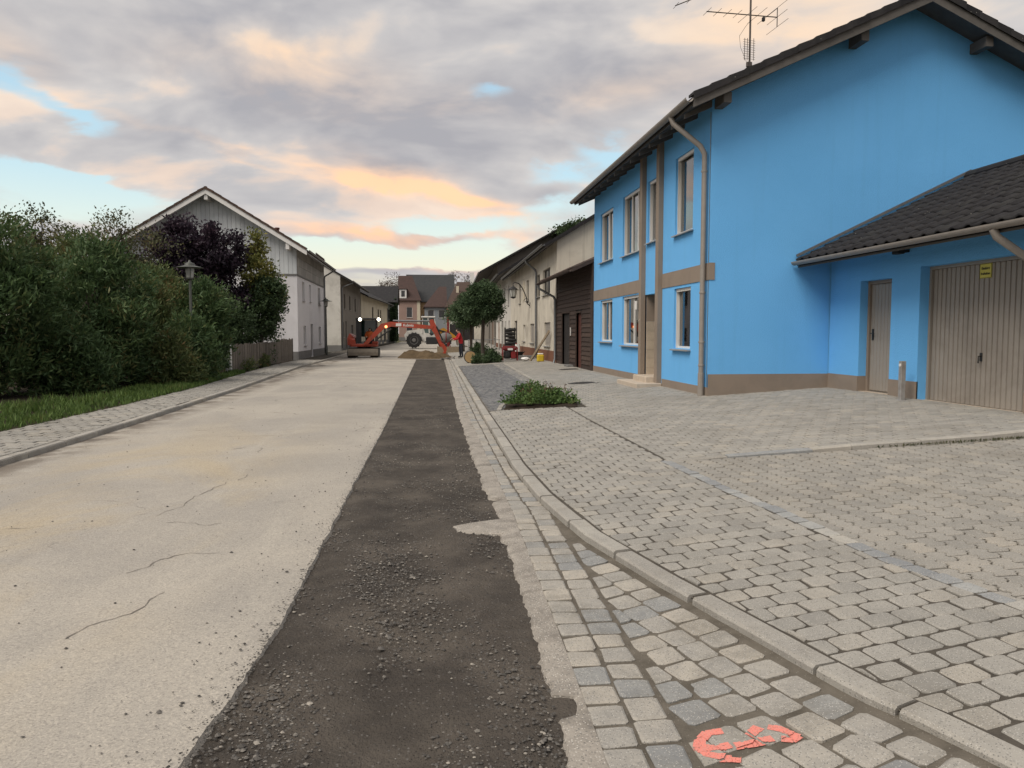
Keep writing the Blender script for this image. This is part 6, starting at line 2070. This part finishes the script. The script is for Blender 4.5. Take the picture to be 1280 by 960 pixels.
# --- orange mini excavator, facing the camera, boom swung across to the right
EX = thing('mini_excavator', 'orange mini excavator with lit work lamps and its boom reaching over the dirt pile', 'excavator', (-3.75, 48.7, .02))
for (a, b) in ((-4.68, -4.22), (-3.30, -2.84)):
    g = MB()
    prof = [(47.9 + .28 * math.cos(q) - (0), .30 + .28 * math.sin(q)) for q in np.linspace(R(90), R(270), 8)] + [(49.7 + .28 * math.cos(q), .30 + .28 * math.sin(q)) for q in np.linspace(R(-90), R(90), 8)]
    g.loft([[(a, p[0], p[1]) for p in prof], [(b, p[0], p[1]) for p in prof]])
    tr = g.build('track', M_track, EX)
    for i in range(12):
        y = 47.95 + i * .155
        for z in (.02, .575): MB().box(a - .004, b + .004, y, y + .07, z - .02, z + .02).build('track_pad', M_track, tr)
    for y in (47.9, 48.35, 48.8, 49.25, 49.7): MB().lathe((b if b > -3 else a - .03, y, .30), [(.15, 0), (.17, .01), (.17, .03)], 12, 'x').build('roller', M_dark, tr)
g = MB()
prof = [(47.36, .14), (47.28, .17), (47.25, .36), (47.29, .58), (47.34, .58), (47.31, .36), (47.34, .19)]
g.loft([[(-4.62, p[0], p[1]) for p in prof], [(-2.80, p[0], p[1]) for p in prof]]); bl_ = g.build('dozer_blade', M_blade, EX)
for x in (-4.1, -3.45): MB().bar((x, 47.33, .33), (x, 48.3, .36), .10, .12).build('blade_arm', M_kub, bl_)
MB().box(-4.15, -3.35, 48.2, 49.4, .34, .62, .03).build('undercarriage', M_dark, EX)
MB().lathe((-3.75, 48.8, .62), [(.45, 0), (.45, .08)], 20).build('slew_ring', M_dark, EX)
g = MB()
sh = [(-4.62, 48.3), (-4.5, 48.05), (-3.0, 48.05), (-2.9, 48.3), (-2.9, 49.4), (-3.2, 49.75), (-4.3, 49.75), (-4.62, 49.4)]
g.loft([[(p[0], p[1], .70) for p in sh], [(p[0], p[1], .82) for p in sh], [(-3.75 + (p[0] + 3.75) * .98, 48.9 + (p[1] - 48.9) * .98, .86) for p in sh]]); g.build('body', M_kub, EX)
g = MB()
g.loft([[(-4.72, 48.15, .78), (-4.2, 48.05, .78), (-4.2, 49.7, .78), (-4.65, 49.5, .78)], [(-4.74, 48.2, 1.2), (-4.25, 48.1, 1.1), (-4.25, 49.7, 1.25), (-4.68, 49.5, 1.25)], [(-4.62, 48.4, 1.52), (-4.3, 48.4, 1.22), (-4.3, 49.6, 1.36), (-4.55, 49.4, 1.50)]]); g.build('engine_cover', M_kub, EX)
MB().box(-3.2, -2.86, 48.1, 48.9, .86, 1.02, .03).build('side_cover', M_kub, EX)
MB().box(-3.75, -3.1, 48.75, 49.3, .86, 1.02, .02).build('seat', M_cab, EX)
MB().box(-3.7, -3.15, 49.2, 49.32, 1.02, 1.62, .03).build('seat_back', M_cab, EX)
for (x, y) in ((-4.15, 48.15), (-2.98, 48.15), (-4.15, 49.5), (-2.98, 49.5)): MB().bar((x, y, .86), (x, y, 2.38), .07).build('cab_post', M_cab, EX)
MB().box(-4.2, -2.93, 48.05, 49.6, 2.38, 2.47, .02).build('cab_roof', M_cab, EX)
MB().box(-4.16, -4.14, 48.2, 49.45, 1.0, 2.36).build('cab_window', M_cabglass, EX)
MB().box(-4.1, -3.0, 49.48, 49.5, 1.3, 2.36).build('cab_window', M_cabglass, EX)
MB().box(-4.11, -3.86, 48.13, 48.16, .9, 2.36).build('cab_panel', M_cab, EX)
for x in (-3.92, -2.78):
    lo = MB().lathe((x, 48.0, 2.38), [(.09, .10), (.11, 0), (.10, -.03)], 12, 'y').build('work_lamp', M_cab, EX)
    MB().lathe((x, 47.965, 2.38), [(.095, 0), (.085, -.02), (.0, -.025)], 12, 'y').build('lamp_lens', M_light, lo)
def plate(name, pts, y0, y1, m, par):
    g = MB(); g.prism([(p[0], y0, p[1]) for p in pts], (0, y1 - y0, 0)); return g.build(name, m, par)
BY0, BY1 = 47.72, 47.95
boom = plate('boom', [(-3.72, .88), (-3.45, .86), (-2.45, 1.80), (-2.02, 1.94), (.50, 1.78), (.62, 1.98), (-1.0, 2.16), (-2.05, 2.24), (-2.62, 2.12)], BY0, BY1, M_kub, EX)
MB().box(-1.72, -1.38, BY0 - .012, BY0 - .002, 1.96, 2.14).build('emblem_plate', M_white, boom)
ROTY = ((1, 0, 0), (0, 0, -1), (0, 1, 0))
text_mesh('Kubota', .22, M_white, EX, (-1.28, BY0 - .006, 1.95), ROTY, align='LEFT', bold=.004)
MB().lathe((-2.32, BY0, 1.93), [(.07, 0), (.08, -.04), (.0, -.06)], 10, 'y').build('marker_lamp', M_amber, boom)
MB().tube([(-2.9, BY0 - .02, 1.15), (-2.0, BY0 - .02, 1.80)], .05, 8).build('boom_cylinder', M_dark, boom)
MB().tube([(-1.9, 47.83, 2.30), (-.4, 47.83, 2.28), (.42, 47.83, 2.28)], .055, 8).build('arm_cylinder', M_zinc, boom)
arm = plate('dipper_arm', [(.36, 2.36), (.58, 2.40), (.86, 1.80), (1.16, .72), (1.02, .66), (.62, 1.52), (.40, 1.86)], BY0 + .02, BY1 - .02, M_kub, EX)
MB().tube([(.78, 47.7, 1.95), (1.16, 47.7, 1.10)], .045, 8).build('bucket_cylinder', M_dark, arm)
g = MB()
pr = [(.98, .86), (1.20, .90), (1.42, .62), (1.36, .28), (1.10, .06), (.86, .10), (1.10, .18), (1.24, .40), (1.12, .66)]
g.prism([(p[0], 47.5, p[1]) for p in pr], (0, .65, 0)); bk = g.build('bucket', M_kub, EX)
for i in range(4): MB().prism([(.88, 47.5 + i * .19, .13), (.74, 47.53 + i * .19, .02), (.88, 47.58 + i * .19, .09)], (0.03, 0, .03)).build('tooth', M_blade, bk)

# --- heap of excavated earth
g = MB()
V = []
nx_, ny_ = 46, 26
for j in range(ny_ + 1):
    for i in range(nx_ + 1):
        u, v = i / nx_ * 2 - 1, j / ny_ * 2 - 1
        x, y = .10 + u * 1.75, 46.6 + v * 1.5
        r2 = u * u + v * v
        h_ = max(0, 1 - r2) ** .8
        z = .56 * h_ * (1 - .35 * u) * (.8 + .45 * fbm(x * 1.1, y * 1.1, 4, 3)) + .05 * fbm(x * 5, y * 5, 1, 3) * (h_ > 0)
        V.append((x, y, max(z, 0) - (.06 if h_ <= 0.02 else 0)))
g.faces(V, [(j * (nx_ + 1) + i, j * (nx_ + 1) + i + 1, (j + 1) * (nx_ + 1) + i + 1, (j + 1) * (nx_ + 1) + i) for j in range(ny_) for i in range(nx_)])
tag(g.build('dirt_pile', M_dirt, smooth=True), 'low heap of brown excavated earth under the excavator bucket', 'dirt pile')
stones('rubble', [(random.uniform(.9, 2.6), random.uniform(43.5, 46.5), .05, random.choice([.04, .06, .09, .14])) for _ in range(70)], M_pebble)

# --- wheel loader with white cab and yellow arms
WLY = 75.0
WL = thing('wheel_loader', 'white and yellow wheel loader standing sideways behind the excavator boom', 'loader', (1.0, WLY, .12))
def wheel(par, x, y, z, r_, w_):
    t_ = MB().lathe((x, y, z), [(r_ * .55, 0), (r_ * .92, -.0), (r_, .06), (r_, w_ - .06), (r_ * .92, w_), (r_ * .55, w_)], 24, 'y').build('wheel', M_black, par, smooth=True)
    MB().lathe((x, y, z), [(.0, -.02), (r_ * .2, -.03), (r_ * .25, .0), (r_ * .50, .005), (r_ * .56, -.02), (r_ * .57, w_)], 18, 'y').build('rim', M_grey, t_)
    for k in range(14):
        a = k / 14 * 6.283
        MB().box(x + r_ * math.cos(a) - .05, x + r_ * math.cos(a) + .05, y + .03, y + w_ - .03, z + r_ * math.sin(a) - .05, z + r_ * math.sin(a) + .05).build('lug', M_black, t_)
for (x, y) in ((-.95, 73.9), (1.95, 73.9), (-.95, 75.6), (1.95, 75.6)): wheel(WL, x, y, .84, .72, .5)
g = MB()
g.prism([(-1.75, 74.3, .9), (-1.9, 74.3, 1.35), (-1.6, 74.3, 1.75), (.0, 74.3, 1.95), (.2, 74.3, 1.2), (.2, 74.3, .75), (-1.2, 74.3, .75)], (0, 1.4, 0)); g.build('engine_hood', M_lwhite, WL)
g = MB(); g.prism([(.15, 74.2, .75), (.1, 74.2, 1.55), (.5, 74.2, 1.5), (.7, 74.2, 1.25), (1.2, 74.2, 1.5), (1.35, 74.2, 1.9), (1.6, 74.2, 1.4), (1.5, 74.2, .7)], (0, 1.5, 0)); g.build('chassis', M_lwhite, WL)
MB().box(.2, 1.3, 73.85, 74.2, .45, 1.15, .05).build('step_tank', M_cab, WL)
g = MB(); g.loft([[(-.15, 74.3, 1.5), (1.25, 74.3, 1.5), (1.25, 75.7, 1.5), (-.15, 75.7, 1.5)], [(-.1, 74.35, 3.0), (1.0, 74.35, 3.0), (1.0, 75.65, 3.0), (-.1, 75.65, 3.0)]]); cb = g.build('cab', M_cabglass, WL)
MB().box(-.25, 1.12, 74.2, 75.8, 3.0, 3.16, .04).build('cab_roof', M_lwhite, cb)
for (x0, x1) in ((-.16, -.11), (1.26, 1.01), (.5, .45)): MB().bar((x0, 74.28, 1.5), (x1, 74.32, 3.0), .07).build('cab_post', M_lwhite, cb)
MB().tube([(.55, 74.22, 1.55), (.62, 74.2, 2.2), (.35, 74.2, 2.95)], .035, 6).build('grab_rail', M_lwhite, cb)
MB().lathe((-.1, 75, 3.16), [(.07, 0), (.07, .14), (.03, .18)], 10).build('beacon', M_dark, cb)
for y in (74.15, 75.5):
    g = MB(); g.prism([(1.1, y, 1.25), (1.15, y, 1.7), (1.9, y, 2.05), (2.4, y, 1.75), (3.3, y, 1.05), (3.2, y, .8), (2.3, y, 1.35), (1.8, y, 1.45)], (0, .22, 0)); g.build('lift_arm', M_lyel, WL)
    MB().tube([(1.2, y - .04, 1.9), (2.5, y - .04, 1.5)], .07, 8).build('lift_cylinder', M_dark, WL)
g = MB(); g.prism([(3.1, 73.7, 1.2), (3.25, 73.7, .35), (4.2, 73.7, .22), (4.2, 73.7, .28), (3.4, 73.7, .5), (3.3, 73.7, 1.2)], (0, 2.6, 0)); g.build('bucket', M_blade, WL)

# --- other things around the dig
t = thing('cement_mixer', 'small red and grey cement mixer behind the worker in red', 'cement mixer', (1.75, 62, .06))
MB().lathe((1.8, 62, 1.15), [(.20, -.55), (.42, -.25), (.44, .05), (.24, .42), (.22, .44)], 18, 'x').build('drum', M_grey, t, smooth=True)
MB().lathe((1.8, 62, 1.15), [(.45, -.06), (.46, -.05), (.46, .01), (.45, .02)], 18, 'x').build('drum_ring', M_redp, t)
for (a, b) in [((1.35, 61.7, .05), (1.6, 61.9, 1.1)), ((1.35, 62.3, .05), (1.6, 62.1, 1.1)), ((2.2, 61.7, .05), (2.0, 61.9, 1.1)), ((2.2, 62.3, .05), (2.0, 62.1, 1.1))]: MB().tube([a, b], .03, 6).build('leg', M_redp, t)
for y in (61.6, 62.32): MB().lathe((1.35, y, .22), [(.16, 0), (.18, .02), (.18, .06), (.16, .08)], 14, 'y').build('wheel', M_black, t)
MB().box(1.2, 1.5, 61.85, 62.15, .65, 1.0, .03).build('motor_housing', M_redp, t)
t = thing('timber_trough', 'low tan wooden trough lying on the ground by the cement mixer', 'trough', (1.9, 58, .06))
MB().box(1.05, 2.75, 57.6, 58.4, .04, .12).build('bottom', M_timber, t)
for (a, b, c, d_) in [(1.05, 2.75, 57.58, 57.64), (1.05, 2.75, 58.36, 58.42)]: MB().box(a, b, c, d_, .06, .50).build('board', M_timber, t)
for (a, b) in [(1.0, 1.05), (2.75, 2.80)]: MB().box(a, b, 57.58, 58.42, .06, .54).build('end_board', M_timber, t)
t = thing('red_mast', 'tall red steel mast with pale lamp heads behind the trench', 'mast', (2.0, 63.5, .06))
MB().bar((2.0, 63.5, .0), (2.0, 63.5, 3.55), .18, .16).build('post', M_redp, t)
MB().box(1.7, 2.3, 63.2, 63.8, .02, .14, .02).build('foot', M_dark, t)
for z in (2.35, 2.75, 3.05): MB().lathe((2.32, 63.4, z), [(.10, .08), (.13, 0), (.10, -.06), (.0, -.08)], 12, 'y').build('lamp_head', M_white, t)
MB().bar((2.1, 63.45, 2.7), (2.32, 63.45, 2.7), .05).build('arm', M_dark, t)
t = thing('metal_railing', 'low grey metal railing on the right pavement behind the round tree', 'railing', (4.3, 55, .2))
for i in range(9): MB().tube([(3.2 + i * .28, 55, .1), (3.2 + i * .28, 55, 1.05)], .02, 6).build('bar', M_zinc, t)
for z in (.25, 1.05): MB().tube([(3.15, 55, z), (5.5, 55, z)], .028, 6).build('rail', M_zinc, t)
# sawn log, generator and clutter along the cream house
t = thing('sawn_log', 'short thick sawn log with pale cut face beside the round tree', 'log', (2.22, 36.8, .11))
c_ = (2.22, 36.6, .385)
MB().lathe(c_, [(.27, .02), (.30, .06), (.30, .55), (.27, .6)], 18, 'y').build('bark', M_bark, t, smooth=True)
MB().lathe(c_, [(.0, -.004), (.14, -.003), (.27, .0), (.27, .03)], 18, 'y').build('cut_face', M_log, t)
gx, gy, gz = 3.98, 35.3, .27
t = thing('generator', 'portable generator in a dark red tubular frame on the pavement', 'generator', (gx, gy, gz - .02))
for y in (gy - .22, gy + .22):
    MB().tube([(gx - .34, y, gz), (gx - .34, y, gz + .58), (gx - .28, y, gz + .64), (gx + .28, y, gz + .64), (gx + .34, y, gz + .58), (gx + .34, y, gz)], .022, 7).build('frame_hoop', M_redp, t, smooth=True)
for x in (gx - .34, gx + .34):
    for z in (gz + .05, gz + .55): MB().tube([(x, gy - .22, z), (x, gy + .22, z)], .02, 6).build('frame_bar', M_redp, t)
MB().box(gx - .30, gx + .30, gy - .18, gy + .18, gz + .46, gz + .60, .04).build('fuel_tank', M_redp, t)
MB().box(gx - .28, gx + .02, gy - .19, gy + .15, gz + .08, gz + .44, .04).build('engine', M_dark, t)
MB().box(gx + .04, gx + .28, gy - .19, gy + .15, gz + .08, gz + .42, .03).build('alternator', M_redp, t)
MB().box(gx - .12, gx + .12, gy - .215, gy - .195, gz + .48, gz + .57).build('label_plate', M_white, t)
MB().lathe((gx - .15, gy - .2, gz + .25), [(.10, 0), (.10, -.03), (.03, -.04)], 12, 'y').build('starter', M_dark, t)
t = thing('bundle_rack', 'upright rack crammed with dark rubber bundles against the cream house', 'rack', (4.85, 43, .25))
for (x, y) in ((4.58, 42.8), (5.12, 42.8), (4.58, 43.2), (5.12, 43.2)): MB().bar((x, y, .2), (x, y, 1.85), .04).build('post', M_dark, t)
for i in range(8):
    z = .38 + i * .19
    tl = random.uniform(-.05, .05)
    MB().tube([(4.55 + random.uniform(-.04, .04), 42.85 + random.uniform(-.05, .05), z + tl), (4.85, 42.80, z + .02), (5.15 + random.uniform(-.03, .05), 42.85, z - tl)], [.07, .105, .08], 8).build('bundle', M_black, t, smooth=True)
t = thing('rubber_tub', 'low black rubber tub on the pavement before the brick plinth', 'tub', (4.75, 39.2, .28))
MB().lathe((4.75, 39.2, .27), [(.30, 0), (.38, .28), (.40, .30), (.36, .30), (.28, .04)], 18).build('shell', M_black, t)
for s_ in (-1, 1): MB().tube([(4.75 + s_ * .38, 39.1, .52), (4.75 + s_ * .45, 39.2, .58), (4.75 + s_ * .38, 39.3, .52)], .02, 6).build('handle', M_black, t)
t = thing('white_canister', 'white plastic canister standing behind the rubber tub', 'canister', (4.95, 40.2, .3))
MB().box(4.82, 5.08, 40.1, 40.3, .29, .95, .05).build('body', M_white, t)
MB().lathe((4.88, 40.2, .95), [(.04, 0), (.04, .06)], 10).build('cap', M_redp, t)
t = thing('stone_slab', 'flat grey stone slab lying at the foot of the downpipe', 'slab', (4.95, 36.4, .28))
MB().box(4.55, 5.25, 36.2, 36.7, .24, .46, .02).build('stone', M_grey, t)
t = thing('yellow_canister', 'yellow plastic canister with white lid beside the leaning plank', 'canister', (5.08, 33.0, .29))
MB().box(4.92, 5.22, 32.85, 33.12, .28, .60, .04).build('body', M_yelp, t)
MB().box(4.95, 5.19, 32.88, 33.09, .60, .66, .02).build('lid', M_white, t)
MB().tube([(5.0, 32.98, .66), (5.0, 32.98, .72), (5.14, 32.98, .72), (5.14, 32.98, .66)], .014, 6).build('handle', M_yelp, t)
t = thing('leaning_plank', 'rough wooden plank leaning on the cream house wall beside the yellow canister', 'plank', (4.8, 34.6, .28))
MB().bar((4.80, 34.3, .27), (5.36, 32.4, 1.62), .14, .04, up=(1, 0, 0)).build('board', M_timber, t)
t = thing('cement_bag', 'small pale paper bag slumped at the foot of the leaning plank', 'bag', (4.62, 34.6, .27))
g = MB()
rings = []
for k in range(7):
    a = k / 6
    w_ = .16 * math.sin(math.pi * min(.97, a * .9 + .06)) ** .5
    rings.append([(4.62 + w_ * math.cos(q) * 1.3 + .02 * math.sin(3 * q + k), 34.6 + (a - .5) * .5, .36 + w_ * .55 * math.sin(q)) for q in np.linspace(0, 6.283, 11)[:-1]])
g.loft(rings); g.build('paper', M_white, t, smooth=True)
